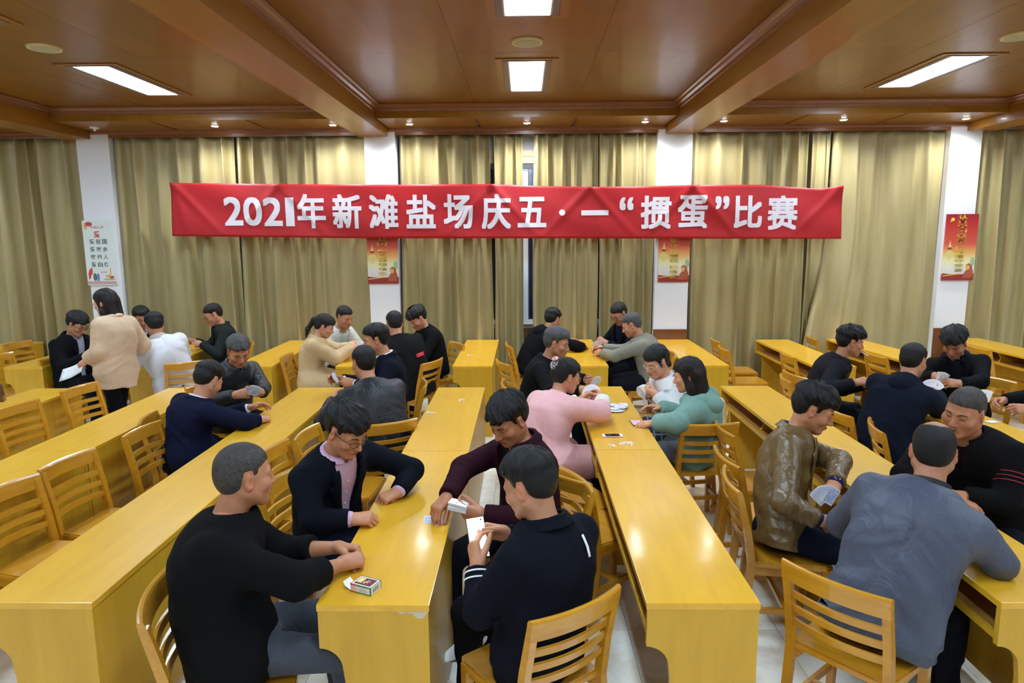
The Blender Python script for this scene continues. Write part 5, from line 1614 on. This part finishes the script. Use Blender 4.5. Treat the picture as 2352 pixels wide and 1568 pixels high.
# ================================================================== details on people
def ok(k): return '_' in PEOPLE.get(k, {})
def ring_pts(c, ax, r, n=20, a0=0, a1=2*math.pi):
    ax = nrm(ax); s = nrm(np.cross(ax, V3(.3, .2, 1))); q = np.cross(ax, s)
    return [tuple((c + s*r*math.cos(a0+(a1-a0)*i/n) + q*r*math.sin(a0+(a1-a0)*i/n)).tolist()) for i in range(n)]
def cuff_ring(k, side, back, rad, thick, mat, name, width=.004, par=None):
    i = PEOPLE[k]['_']; a = [x for x in i['arms'] if x['side'] == side][0]
    bm = bmesh.new()
    c = a['W']-a['fd']*back
    bm2 = [np.array(p) for p in ring_pts(c, a['fd'], rad, 22)]
    n = len(bm2); vs = []
    for p in bm2:
        d = nrm(p-c)
        vs.append([bm.verts.new(tuple((p+d*dx+a['fd']*dy).tolist())) for dx, dy in ((0, -width/2), (thick, -width/2), (thick, width/2), (0, width/2))])
    for q in range(n):
        A, B = vs[q], vs[(q+1) % n]
        for z in range(4): bm.faces.new((A[z], A[(z+1) % 4], B[(z+1) % 4], B[z]))
    return obj(name, bm_mesh(name, bm, mat), None, par or i['gar'], True)
def surf_patch(k, name, x0, x1, t0, t1, off, mat, back=False, skew=0.0, n=6):
    i = PEOPLE[k]['_']; vv, ff = [], []
    for a in range(n+1):
        for b in range(n+1):
            u_, v_ = a/n, b/n
            vv.append(i['surf'](x0+(x1-x0)*u_+skew*v_, t0+(t1-t0)*v_, off, back))
    for a in range(n):
        for b in range(n):
            q = a*(n+1)+b; ff.append((q, q+1, q+n+2, q+n+1))
    o = obj(name, mesh(name, vv, ff, mat), None, i['gar'], True)
    sm_ = o.modifiers.new('thick', 'SOLIDIFY'); sm_.thickness = .003; sm_.offset = 0
    return o
def buttons(k, ts, x, off, mat, r=.006):
    i = PEOPLE[k]['_']
    for t in ts:
        c = i['surf'](x, t, off)
        bm = bmesh.new()
        d = i['fo']; q = Vector(d.tolist()).to_track_quat('Z', 'Y').to_matrix().to_4x4()
        bmesh.ops.create_cone(bm, cap_ends=True, segments=12, radius1=r, radius2=r*.8, depth=.004, matrix=Matrix.Translation(Vector(c.tolist())) @ q)
        obj('button', bm_mesh('button', bm, mat), None, i['gars'][0])
def band(k, name, t0, t1, off, mat, vox=None):
    i = PEOPLE[k]['_']
    def fn(P):
        d, bx, by, tt = i['torso'](P, off)
        d = d + i['wr'](P)*.7
        return smax(smax(d, (t0-tt)*i['L'], .004), (tt-t1)*i['L'], .004)
    c = i['Hp']+i['u']*((t0+t1)/2*i['L'])
    return i['child'](name, fn, c-.30, c+.30, vox or .010, mat, par=i['gar'])
M_PATCH = plain('red_patch', (0.62, 0.02, 0.06), rough=0.5)
M_STRIPE = plain('white_stripe', (0.75, 0.75, 0.78), rough=0.5)
M_RSTRIPE = plain('dark_red_stripe', (0.25, 0.012, 0.03), rough=0.6)
M_PBUT = plain('pearl_button', (0.8, 0.75, 0.8), rough=0.3)
if ok('P10'):
    surf_patch('P10', 'red_patch', .055, .155, .50, .575, .026, M_PATCH, True, skew=0.0)
if ok('P31'):
    surf_patch('P31', 'white_tab', .062, .074, .78, .93, .026, M_STRIPE, True)
    cuff_ring('P31', -1, .024, .0515, .003, M_STRIPE, 'cuff_stripe', .006); cuff_ring('P31', -1, .050, .0535, .003, M_STRIPE, 'cuff_stripe', .006)
if ok('P27'):
    i = PEOPLE['P27']['_']
    for a in i['arms']:
        ax = nrm(a['E']-a['S'])
        for q in range(3):
            c = a['S']+ax*(.10+.022*q)
            bm = bmesh.new(); add_tube(bm, ring_pts(c, ax, .0735-.001*q, 22), .003, 6, True)
            obj('sleeve_stripe', bm_mesh('sleeve_stripe', bm, M_RSTRIPE), None, i['gar'], True)
if ok('P29'):
    buttons('P29', (.34, .48, .62, .76), 0.0, .006, M_PBUT, .0055)
if ok('P25'):
    buttons('P25', (.40, .54, .68), 0.0, .006, M_PBUT, .0045)
    i = PEOPLE['P25']['_']; a = [x for x in i['arms'] if x['side'] == -1][0]
    bm = bmesh.new(); q = Vector(a['F'][2].tolist()).to_track_quat('Z', 'Y').to_matrix().to_4x4()
    bmesh.ops.create_cone(bm, cap_ends=True, segments=20, radius1=.019, radius2=.018, depth=.008, matrix=Matrix.Translation(Vector((a['W']-a['fd']*.012+a['F'][2]*.034).tolist())) @ q)
    wt = obj('watch', bm_mesh('watch', bm, M_SILVER), None, i['root'])
    cuff_ring('P25', -1, .012, .031, .004, M_SILVER, 'watch_band', .016, par=wt)
if ok('P2'):
    cuff_ring('P2', -1, .0, .030, .004, plain('gold_bracelet', (.75, .55, .12), rough=.35, metal=.6), 'bracelet', .012, par=PEOPLE['P2']['_']['root'])
if ok('P13'):
    band('P13', 'back_seam', .42, .445, .026, fab((.010, .011, .016), 'shell'))
if ok('P8'):
    band('P8', 'belt', .05, .17, .034, fab((.44, .33, .20), 'shell'))
    surf_patch('P8', 'belt_buckle', -.13, -.09, .07, .15, .045, M_DARK, True)
if ok('P26'):
    band('P26', 'hem_band', -.19, -.10, .024, fab((.05, .058, .08), 'shell'), .009)
if ok('P19'):
    i = PEOPLE['P19']['_']
    def fn(P):
        d, bx, by, tt = i['torso'](P, .030)
        lobe = .80-.05*np.cos(np.clip(np.abs(bx)/.09, 0, 1)*math.pi) + .012*np.sin(bx*160)
        d = smax(d, (lobe-tt)*i['L'], .004)
        d = smax(d, (.012-np.abs(bx))*np.where(by > 0, 1, -1), .004)
        d = smax(d, (tt-1.01)*i['L'], .006)
        return smax(d, -cc(P, i['NB']-i['u']*.03+i['fo']*.018, i['skull']+V3(0, 0, .05)+i['fo']*.02, .052, .052), .005)
    i['child']('collar', fn, i['NB']-.23, i['NB']+.2, .0075, fab((.78, .78, .78), 'crisp'), 'wide white rounded collar', par=i['gars'][0])
if ok('P18'):
    i = PEOPLE['P18']['_']
    def hp18(x, y, z): return (V3(x, y, z)*i['hs'])@i['HF'] + i['C']
    cb = hp18(-.005, -.100, .060)
    bm = bmesh.new(); bmesh.ops.create_uvsphere(bm, u_segments=20, v_segments=14, radius=.040, matrix=Matrix.Translation(Vector(cb.tolist())))
    obj('hair_bun', bm_mesh('hair_bun', bm, plain('bun_hair', (.006, .005, .005), rough=.5)), None, i['hair'], True)
    bm = bmesh.new(); q = Vector((cb-i['C']).tolist()).to_track_quat('Z', 'Y').to_matrix().to_4x4()
    bmesh.ops.create_icosphere(bm, subdivisions=2, radius=.042, matrix=Matrix.Translation(Vector(cb.tolist())) @ q)
    bmesh.ops.wireframe(bm, faces=bm.faces[:], thickness=.0032, use_replace=True, use_even_offset=True)
    obj('bun_net', bm_mesh('bun_net', bm, plain('net_cream', (.72, .66, .64), rough=.6)), None, i['hair'])
    M_PET = plain('pink_satin', (.66, .34, .38), rough=.4)
    fc = cb + nrm(cb-i['C'])*.012 + V3(0, 0, .040)
    for q in range(6):
        an = q*math.pi/3
        bm = bmesh.new(); s_ = nrm(np.cross(nrm(fc-i['C']), V3(0, 0, 1))); t_ = np.cross(s_, nrm(fc-i['C']))
        pc = fc + s_*math.cos(an)*.020 + t_*math.sin(an)*.014
        bmesh.ops.create_icosphere(bm, subdivisions=2, radius=.014, matrix=Matrix.Translation(Vector(pc.tolist())) @ Matrix.Diagonal((1, 1, .6, 1)))
        obj('flower_petal', bm_mesh('flower_petal', bm, M_PET), None, i['hair'], True)
    bm = bmesh.new(); bmesh.ops.create_icosphere(bm, subdivisions=2, radius=.007, matrix=Matrix.Translation(Vector((fc+nrm(fc-i['C'])*.010).tolist())))
    obj('flower_centre', bm_mesh('flower_centre', bm, M_GOLD), None, i['hair'], True)
    def seq():
        m, nt, b = new_mat('black_sequins'); tc = N(nt, 'ShaderNodeTexCoord')
        vo = N(nt, 'ShaderNodeTexVoronoi', Scale=260.0); nt.links.new(tc.outputs['Object'], vo.inputs['Vector'])
        rp = ramp(nt, [(0.0, (.7, .6, .4)), (.18, (.05, .04, .03)), (.5, (.01, .01, .01))]); nt.links.new(vo.outputs['Distance'], rp.inputs[0]); nt.links.new(rp.outputs[0], b.inputs['Base Color'])
        b.inputs['Roughness'].default_value = .25; b.inputs['Metallic'].default_value = .4
        return m
    cuff_ring('P18', 1, .030, .030, .010, seq(), 'sequin_cuff', .060)
    # pink embroidery on the pale sleeve
    a = [x for x in i['arms'] if x['side'] == 1][0]
    rnd = random.Random(4)
    for q in range(7):
        ax = a['fd']; sd = nrm(np.cross(ax, V3(0, 0, 1))); up_ = np.cross(sd, ax)
        an = rnd.uniform(-.4, 1.9); c = a['E']+ax*rnd.uniform(.03, .13); rr = .066-.06*float(np.linalg.norm(c-a['E']))
        p = c + (sd*math.cos(an)+up_*math.sin(an))*rr
        bm = bmesh.new(); bmesh.ops.create_icosphere(bm, subdivisions=1, radius=.006, matrix=Matrix.Translation(Vector(p.tolist())))
        obj('embroidery', bm_mesh('embroidery', bm, M_PET), None, i['gars'][0])

# ================================================================== things on and around the desks
def thing_box(name, size, loc, rot, mat, label, cat, bevel=.002):
    o = box(name, (-size[0]/2, -size[1]/2, 0), (size[0]/2, size[1]/2, size[2]), mat, None, bevel)
    o.location = loc; o.rotation_euler = rot
    tag(o, label, cat); return o
def card_mat(back):
    m, nt, b = new_mat('card_back' if back else 'card_face')
    tc = N(nt, 'ShaderNodeTexCoord'); sx = N(nt, 'ShaderNodeSeparateXYZ'); nt.links.new(tc.outputs['Object'], sx.inputs[0])
    def inside(h, w_):
        ax = N(nt, 'ShaderNodeMath', operation='ABSOLUTE'); nt.links.new(sx.outputs[0], ax.inputs[0])
        ay = N(nt, 'ShaderNodeMath', operation='ABSOLUTE'); nt.links.new(sx.outputs[1], ay.inputs[0])
        lx = N(nt, 'ShaderNodeMath', operation='LESS_THAN'); nt.links.new(ax.outputs[0], lx.inputs[0]); lx.inputs[1].default_value = w_
        ly = N(nt, 'ShaderNodeMath', operation='LESS_THAN'); nt.links.new(ay.outputs[0], ly.inputs[0]); ly.inputs[1].default_value = h
        mu = N(nt, 'ShaderNodeMath', operation='MULTIPLY'); nt.links.new(lx.outputs[0], mu.inputs[0]); nt.links.new(ly.outputs[0], mu.inputs[1])
        return mu
    mx = N(nt, 'ShaderNodeMix', data_type='RGBA'); mx.inputs[6].default_value = (.80, .80, .84, 1)
    if back:
        mu = inside(.038, .0255)
        vo = N(nt, 'ShaderNodeTexVoronoi', Scale=150.0); nt.links.new(tc.outputs['Object'], vo.inputs['Vector'])
        rp = ramp(nt, [(.2, (.16, .24, .50)), (.6, (.55, .60, .75))]); nt.links.new(vo.outputs['Distance'], rp.inputs[0]); nt.links.new(rp.outputs[0], mx.inputs[7])
    else:
        mu = inside(.030, .020)
        oi = N(nt, 'ShaderNodeObjectInfo')
        vo = N(nt, 'ShaderNodeTexVoronoi', Scale=62.0); nt.links.new(tc.outputs['Object'], vo.inputs['Vector'])
        lt = N(nt, 'ShaderNodeMath', operation='LESS_THAN'); nt.links.new(vo.outputs['Distance'], lt.inputs[0]); lt.inputs[1].default_value = .32
        rp = ramp(nt, [(.49, (.60, .03, .04)), (.51, (.02, .02, .03))]); nt.links.new(oi.outputs['Random'], rp.inputs[0]); nt.links.new(rp.outputs[0], mx.inputs[7])
        m2 = N(nt, 'ShaderNodeMath', operation='MULTIPLY'); nt.links.new(mu.outputs[0], m2.inputs[0]); nt.links.new(lt.outputs[0], m2.inputs[1]); mu = m2
    nt.links.new(mu.outputs[0], mx.inputs[0]); nt.links.new(mx.outputs[2], b.inputs['Base Color']); b.inputs['Roughness'].default_value = .3
    return m
M_CB, M_CF = card_mat(True), card_mat(False)
def card_mesh():
    w_, h_, r_, t_ = .0285, .0435, .004, .0004
    pts = []
    for (cx, cy, a0) in ((w_-r_, h_-r_, 0), (-w_+r_, h_-r_, 90), (-w_+r_, -h_+r_, 180), (w_-r_, -h_+r_, 270)):
        for k in range(4): pts.append((cx+r_*math.cos(R(a0+30*k)), cy+r_*math.sin(R(a0+30*k))))
    bm = bmesh.new(); add_prism(bm, pts, 'z', -t_, t_)
    me = bm_mesh('playing_card', bm, M_CF); me.materials.append(M_CB)
    for p in me.polygons:
        if p.normal.z < -.5: p.material_index = 1
    return me
CARD = card_mesh()
def card(loc, xa, ya, label, group):
    """xa, ya: card width and length directions; the printed face looks along xa x ya"""
    xa, ya = Vector(xa).normalized(), Vector(ya); ya = (ya-xa*ya.dot(xa)).normalized(); za = xa.cross(ya)
    M = Matrix((xa, ya, za)).transposed().to_4x4(); M.translation = Vector(loc)
    o = obj('playing_card', CARD); o.matrix_world = M
    tag(o, label, 'playing card', group); return o
def fan(pivot, up, normal, n, step, label, group, r=.045):
    up, nn = Vector(up).normalized(), Vector(normal).normalized()
    nn = (nn-up*nn.dot(up)).normalized(); rt_ = up.cross(nn)
    for k in range(n):
        a = R((k-(n-1)/2)*step)
        d = up*math.cos(a) + rt_*math.sin(a); x_ = rt_*math.cos(a) - up*math.sin(a)
        card(Vector(pivot)+d*r+nn*(.0011*k), x_, d, label, group)
def fwd(yaw, z=0.0): return Vector((math.cos(R(yaw)), math.sin(R(yaw)), z))
fan((.515, 5.125, .875), (.15, .25, .95), (-.55, -.75, .35), 15, 10, 'playing card in the wide white fan held by the pink-coated woman', 'cards fanned by the pink-coated woman')
fan((.565, 5.42, .885), (.35, -.15, .9), (-.7, .5, .5), 11, 9, 'playing card in the fan held by the man in blue sweater', 'cards fanned by the man in blue sweater')
fan((.90, 5.11, .865), (-.35, .1, .85), (.75, .35, .55), 11, 10, 'playing card in the fan held by the girl with glasses', 'cards fanned by the girl with glasses')
fan((3.20, 5.30, .87), (.1, .3, .9), (-.6, -.7, .4), 12, 10, 'playing card in the white fan held by the navy hooded man', 'cards fanned by the hooded man')
fan((3.43, 5.03, .85), (-.3, .1, .9), (-.3, -.9, .3), 9, 9, 'playing card in the fan at the right frame edge', 'cards fanned at the right edge')
fan((1.465, 3.185, .80), (-.10, .05, .98), (-.15, .9, .25), 12, 7, 'playing card in the blue-backed fan held by the leather-jacketed man', 'cards fanned by the leather-jacketed man')
fan((-2.17, 5.27, .855), (.35, -.2, .75), (-.2, .6, .7), 9, 8, 'playing card in the fan held by the grey-haired man', 'cards fanned by the grey-haired man')
fan((-1.575, 5.60, .885), (-.4, -.1, .8), (.8, .1, .6), 9, 8, 'playing card in the fan held by the navy-suited man in profile', 'cards fanned by the navy-suited man')
fan((-1.845, 7.47, .865), (.1, .1, .95), (-.5, -.7, .3), 9, 10, 'playing card in the fan held by the trench coat woman', 'cards fanned by the trench coat woman')
fan((-3.93, 7.92, .85), (-.3, -.1, .9), (.6, .5, .6), 8, 8, 'playing card in the fan held by the man with glasses by the left curtain', 'cards fanned by the man by the left curtain')
fan((.83, 7.68, .83), (-.1, -.3, .9), (.2, -.8, .5), 9, 9, 'playing card in the white fan before the grey-blazered man', 'cards fanned before the grey-blazered man')
fan((3.44, 5.60, .875), (.1, -.3, .8), (.4, .6, .6), 6, 5, 'playing card in the small stack held by the man in black jacket', 'cards held by the man in black jacket')
# deck in the maroon man's hands and cards on his desk
for k in range(34):
    rr = random.Random(k)
    card((-.310+rr.uniform(-.003, .003)+(.004 if k > 17 else 0), 3.008+rr.uniform(-.003, .003), .842+.0011*k), fwd(78+rr.uniform(-4, 4)), fwd(168+(6 if k > 17 else 0)+rr.uniform(-3, 3), .16), 'playing card in the thick deck the maroon-coated man is splitting', 'deck held by the maroon-coated man')
for k, (x, y, a) in enumerate(((-.455, 3.085, 95), (-.412, 3.062, 118))):
    card((x, y, .7612+.0012*k), -fwd(a-90), fwd(a), 'blue-backed card lying on the desk under the maroon-coated man\'s hand', 'cards under the maroon man\'s hand')
# played cards in front of the pink-coated woman
rr = random.Random(11)
for k in range(16):
    a = rr.uniform(0, 360)
    card((.70+rr.uniform(-.075, .085), 5.20+rr.uniform(-.12, .10), .7612+.0011*k), fwd(a), fwd(a+90), 'white card in the scattered pile on the desk before the pink-coated woman', 'played cards scattered on the desk')
card((.553, 5.175, .7612), fwd(12), fwd(102), 'lone picture card lying beside the scattered pile', None)
for k, (x, y, a) in enumerate(((-1.98, 4.86, 40), (-1.95, 4.90, 75), (-2.0, 4.93, 10))):
    card((x, y, .7612+.0012*k), fwd(a), fwd(a+90), 'white card on the desk under the navy-suited bending man\'s arm', 'cards under the bending man\'s arm')
for k, (x, y, a) in enumerate(((3.30, 4.98, 20), (3.27, 4.86, 70), (3.33, 4.78, 110))):
    card((x, y, .7612+.0012*k), fwd(a), fwd(a+90), 'white card on the right desk near the frame edge', 'cards on the right desk')

# phones
M_PHW = plain('phone_white', (.82, .80, .80), rough=.25); M_PHB = plain('phone_glass', (.01, .01, .012), rough=.06)
M_PHROSE = plain('phone_rose', (.70, .36, .36), rough=.3); M_PHPINK = plain('pink_case', (.78, .50, .52), rough=.4)
M_LIT = make_light_mat('lit_screen', (.95, .97, 1.0), 3.2)
def phone(loc, rot, body, screen, label, face=M_PHW, size=(.067, .138, .0075), lit=False):
    e = empty('phone', loc); e.rotation_euler = rot; tag(e, label, 'phone')
    w_, l_, t_ = size
    box('body', (-w_/2, -l_/2, 0), (w_/2, l_/2, t_), body, e, .0025)
    box('front_glass', (-w_/2+.0015, -l_/2+.0015, t_-.0002), (w_/2-.0015, l_/2-.0015, t_+.0004), face, e)
    m_ = .004 if lit else .02
    box('screen', (-w_/2+.004, -l_/2+m_, t_+.0004), (w_/2-.004, l_/2-m_, t_+.0009), screen, e)
    bm = bmesh.new(); bmesh.ops.create_cone(bm, cap_ends=True, segments=16, radius1=.0045, radius2=.0045, depth=.0006, matrix=Matrix.Translation((0 if not lit else .02, (-l_/2+.010) if not lit else (l_/2-.012), t_+.0012)))
    obj('home_button' if not lit else 'camera_hole', bm_mesh('home_button', bm, face if not lit else M_PHB), None, e)
    return e
phone((.588, 4.448, .7605), (0, 0, R(-88)), M_PHROSE, M_PHB, 'white phone with dark screen lying on the desk beside the wrapper scraps')
e = phone((.80, 4.755, .7605), (0, 0, R(4)), M_PHB, M_PHPINK, 'phone in a pink case lying by the teal-sleeved hand', M_PHPINK, (.075, .13, .009), False)
# lit phone in the navy-jacketed man's hands
e = empty('phone', (-.165, 2.56, .935)); tag(e, 'white lit phone held by the man in the dark navy jacket', 'phone')
ya = Vector((-.18, .42, .88)).normalized(); za = Vector((.25, -.72, .46)); za = (za-ya*za.dot(ya)).normalized(); xa = ya.cross(za)
Mx = Matrix((xa, ya, za)).transposed().to_4x4(); Mx.translation = Vector((-.188, 2.535, .925)); e.matrix_world = Mx
box('body', (-.037, -.078, -.004), (.037, .078, .004), M_PHB, e, .002)
box('screen', (-.0345, -.0755, .0042), (.0345, .0755, .005), M_LIT, e)
bm = bmesh.new(); bmesh.ops.create_cone(bm, cap_ends=True, segments=14, radius1=.0035, radius2=.0035, depth=.0008, matrix=Matrix.Translation((.022, .066, .0056)))
obj('camera_hole', bm_mesh('camera_hole', bm, M_PHB), None, e)

# small card box on the front desk
cbx = empty('card_box', (-.612, 2.432, .7605), R(-24)); tag(cbx, 'small white card box with green and red edges and open flap on front desk', 'card box')
M_CBW = plain('box_white', (.80, .78, .74), rough=.4); M_CBG = plain('box_green', (.03, .22, .09), rough=.4); M_CBR = plain('box_red', (.6, .02, .05), rough=.4); M_CBM = plain('box_maroon_print', (.16, .03, .05), rough=.4); M_CBY = plain('box_yellow_print', (.75, .68, .22), rough=.4)
bw_, bl_, bh_ = .094, .068, .032
box('carton', (-bw_/2, -bl_/2, 0), (bw_/2, bl_/2, bh_), M_CBW, cbx, .0008)
for (x0, x1, mt) in ((-bw_/2, -bw_/2+.026, M_CBR), (-bw_/2+.0262, bw_/2, M_CBG)):
    box('edge_band', (x0, -bl_/2-.0006, 0.0005), (x1, -bl_/2-.0001, .0045), mt, cbx); box('edge_band', (x0, -bl_/2-.0006, bh_-.0045), (x1, -bl_/2-.0001, bh_-.0002), mt, cbx)
    box('edge_band', (x0, -bl_/2, bh_+.0001), (x1, -bl_/2+.003, bh_+.0006), mt, cbx); box('edge_band', (x0, bl_/2-.003, bh_+.0001), (x1, bl_/2, bh_+.0006), mt, cbx)
box('edge_band', (bw_/2+.0001, -bl_/2, .0005), (bw_/2+.0006, -bl_/2+.004, bh_), M_CBG, cbx); box('edge_band', (bw_/2-.003, -bl_/2+.003, bh_+.0001), (bw_/2, bl_/2-.003, bh_+.0006), M_CBG, cbx)
box('edge_band', (bw_/2-.004, -bl_/2-.0006, .005), (bw_/2, -bl_/2-.0001, bh_-.005), M_CBG, cbx); box('edge_band', (bw_/2+.0001, bl_/2-.004, .0005), (bw_/2+.0006, bl_/2, bh_), M_CBG, cbx)
box('edge_band', (-bw_/2, -bl_/2+.003, bh_+.0001), (-bw_/2+.003, bl_/2-.003, bh_+.0006), M_CBR, cbx)
box('picture_print', (-bw_/2+.010, -bl_/2+.009, bh_+.0001), (bw_/2-.010, bl_/2-.009, bh_+.0007), M_CBM, cbx)
box('yellow_print', (-bw_/2+.013, -bl_/2+.020, bh_+.0007), (-bw_/2+.036, bl_/2-.012, bh_+.0011), M_CBY, cbx)
for k in range(7):
    rr = random.Random(k+50); x = .002+.0035*k; box('ornament_print', (x-.006, -.024+rr.uniform(0, .026), bh_+.0007), (x-.003, -.014+rr.uniform(.006, .03), bh_+.0012), (M_CBW, M_CBY, M_PRED)[k % 3], cbx)
for k in range(9):
    box('barcode_bar', (bw_/2+.0001, -.020+.0045*k, .007), (bw_/2+.0006, -.0185+.0045*k+(.0012 if k % 3 == 0 else 0), bh_-.007), M_INK, cbx)
def boxtext(s, x, z, wd, ht, mat):
    V, F = text_mesh(s, .0); lo, hi = V.min(0), V.max(0)
    nv = [(x+((p[0]-lo[0])/(hi[0]-lo[0])-.5)*wd*-1, -bl_/2-.0009, z+((p[1]-lo[1])/(hi[1]-lo[1])-.5)*ht*-1) for p in V]
    obj('print', mesh('print', nv, F, mat), None, cbx)
boxtext('No.216', -.029, .0135, .022, .006, M_PRED); boxtext('扑克牌', -.033, .0225, .018, .005, M_INK)
for k, (wd, z) in enumerate(((.030, .0225), (.046, .0185), (.05, .0145), (.05, .0105))): boxtext(('中国制造', '上海扑克有限公司', '地址上海奉贤', '电话网址防伪')[k], .012, z, wd*.8, .0028, M_INK)
fl = obj('open_flap', mesh('open_flap', [(-bw_/2, -bl_/2+.004, .001), (-bw_/2, bl_/2-.004, .001), (-bw_/2-.034, bl_/2-.010, .010), (-bw_/2-.034, -bl_/2+.010, .010), (-bw_/2-.044, -bl_/2+.012, .024), (-bw_/2-.044, bl_/2-.012, .024)], [(0, 1, 2, 3), (3, 2, 5, 4)], M_CBW), None, cbx)
sm_ = fl.modifiers.new('thick', 'SOLIDIFY'); sm_.thickness = .0006

# clear crumpled wrappers
def clear():
    m, nt, b = new_mat('clear_film')
    b.inputs['Base Color'].default_value = (.95, .95, .95, 1); b.inputs['Roughness'].default_value = .12; b.inputs['Alpha'].default_value = .38; b.inputs['Specular IOR Level'].default_value = .9
    return m
M_CLEAR = clear()
def wrapper(x, y, s, seed, label, red=False):
    rr = np.random.RandomState(seed); n = 9; vv, ff = [], []
    for a in range(n):
        for b in range(n):
            u_, v_ = a/(n-1)-.5, b/(n-1)-.5
            edge_ = max(abs(u_), abs(v_))*2
            vv.append((u_*s*1.5+rr.uniform(-.1, .1)*s, v_*s+rr.uniform(-.1, .1)*s, .001+abs(rr.normal(0, .14))*s*(1.1-edge_*.6)))
    for a in range(n-1):
        for b in range(n-1):
            q = a*n+b; ff.append((q, q+1, q+n+1, q+n))
    e = empty('plastic_wrapper', (x, y, .7605), seed); tag(e, label, 'wrapper', 'plastic wrapper scraps on desks')
    obj('film', mesh('film', vv, ff, M_CLEAR), None, e)
    bm = bmesh.new(); add_tube(bm, [(-s*.9, .01, .003), (-s*.2, .0, .006), (s*.8, -.012, .003)], .0014, 5)
    obj('tear_strip', bm_mesh('tear_strip', bm, M_PRED), None, e)
wrapper(.655, 4.272, .062, 3, 'larger crumpled clear wrapper beside the white phone'); wrapper(.562, 4.235, .035, 5, 'small twisted wrapper with red strip beside the white phone')
wrapper(-.52, 5.46, .045, 8, 'clear wrapper with red tear strip on the middle desk'); wrapper(-.725, 5.06, .048, 9, 'clear wrapper at the desk edge near the black-jacketed man'); wrapper(-.61, 7.6, .04, 12, 'clear wrapper on the narrow desk by the window gap')

# sheet of paper in the walking woman's hand
vv, ff = [], []
for a in range(7):
    for b in range(5):
        u_, v_ = a/6, b/4-.5
        vv.append((-.235*u_, .145*v_+.01*math.sin(u_*2), -.13*u_-.02*math.sin(u_*3)+.02*v_))
for a in range(6):
    for b in range(4):
        q = a*5+b; ff.append((q, q+1, q+6, q+5))
pp = obj('paper_sheet', mesh('paper_sheet', vv, ff, plain('paper', (.72, .72, .72), rough=.7)), None, None, True); pp.location = (-4.20, 6.31, .905); pp.rotation_euler = (R(35), 0, R(12))
sm_ = pp.modifiers.new('thick', 'SOLIDIFY'); sm_.thickness = .001
tag(pp, 'white sheet of paper in the walking woman\'s lowered hand', 'paper')
# cigarette
if ok('P21'):
    i = PEOPLE['P21']['_']; o_ = Vector(i['org'].tolist())
    m0 = Vector(((V3(.008, .098, -.064)*i['hs'])@i['HF'] + i['C']).tolist())+o_; d_ = Vector((V3(.15, .95, -.25)@i['HF']).tolist())
    cg = empty('cigarette', m0); tag(cg, 'lit cigarette between the lips of the man in dark cardigan', 'cigarette')
    bm = bmesh.new(); add_tube(bm, [(0, 0, 0), tuple(d_*.072)], .004, 10); obj('paper_tube', bm_mesh('paper_tube', bm, M_WHITE), None, cg)
    bm = bmesh.new(); add_tube(bm, [tuple(d_*.072), tuple(d_*.080)], .0041, 10); obj('ash_tip', bm_mesh('ash_tip', bm, plain('ash', (.35, .14, .1), rough=.9)), None, cg)
# cream coat over a chair back
rl = V3(1.465, 5.345, 0); ax_ = nrm(V3(math.sin(R(192)), -math.cos(R(192)), 0)); bk = nrm(V3(-math.cos(R(192)), -math.sin(R(192)), 0))
def drape(P):
    q = P; x = q@ax_; y = q@bk; z = q[:, 2]
    th = .034+.012*vnoise(np.stack([x*22, z*7, y*9], 1))+.008*vnoise(np.stack([x*50, z*14, y*20], 1))
    w_ = .205+.03*np.clip((.82-z)/.3, 0, 1)
    d = np.maximum(np.abs(y-.02*np.clip((.85-z)*2, 0, 1))-th, np.abs(x)-w_)
    d = smax(d, z-.865+.5*np.abs(x)*np.abs(x)*4*.3, .03)
    return smax(d*.8, (.40+.1*np.sin(x*11))-z, .015)
v, q = polygonise(drape, V3(-.3, -.3, .36), V3(.3, .3, .92), .010)
ct = obj('draped_coat', np_mesh('draped_coat', v, q, fab((.60, .52, .43), 'crisp'))); ct.location = tuple(rl.tolist())
tag(ct, 'cream coat hung over a chair back behind the teal hoodie girl', 'coat')
# brown leather bag at the left edge
bg = empty('leather_bag', (-4.50, 5.42, .7605), R(25)); tag(bg, 'glossy dark brown leather bag on the desk at the left frame edge', 'bag')
M_BROWN = plain('brown_leather', (.09, .035, .012), rough=.22, coat=.4)
prism('bag_body', [(-.17, 0), (.17, 0), (.15, .13), (-.05, .10), (-.15, .07)], 'y', -.04, .04, M_BROWN, bg)
prism('bag_flap', [(-.16, .06), (.155, .10), (.15, .138), (-.05, .108), (-.155, .078)], 'y', -.045, .045, M_BROWN, bg)
box('clasp', (.0, -.049, .07), (.03, -.045, .09), M_SILVER, bg)
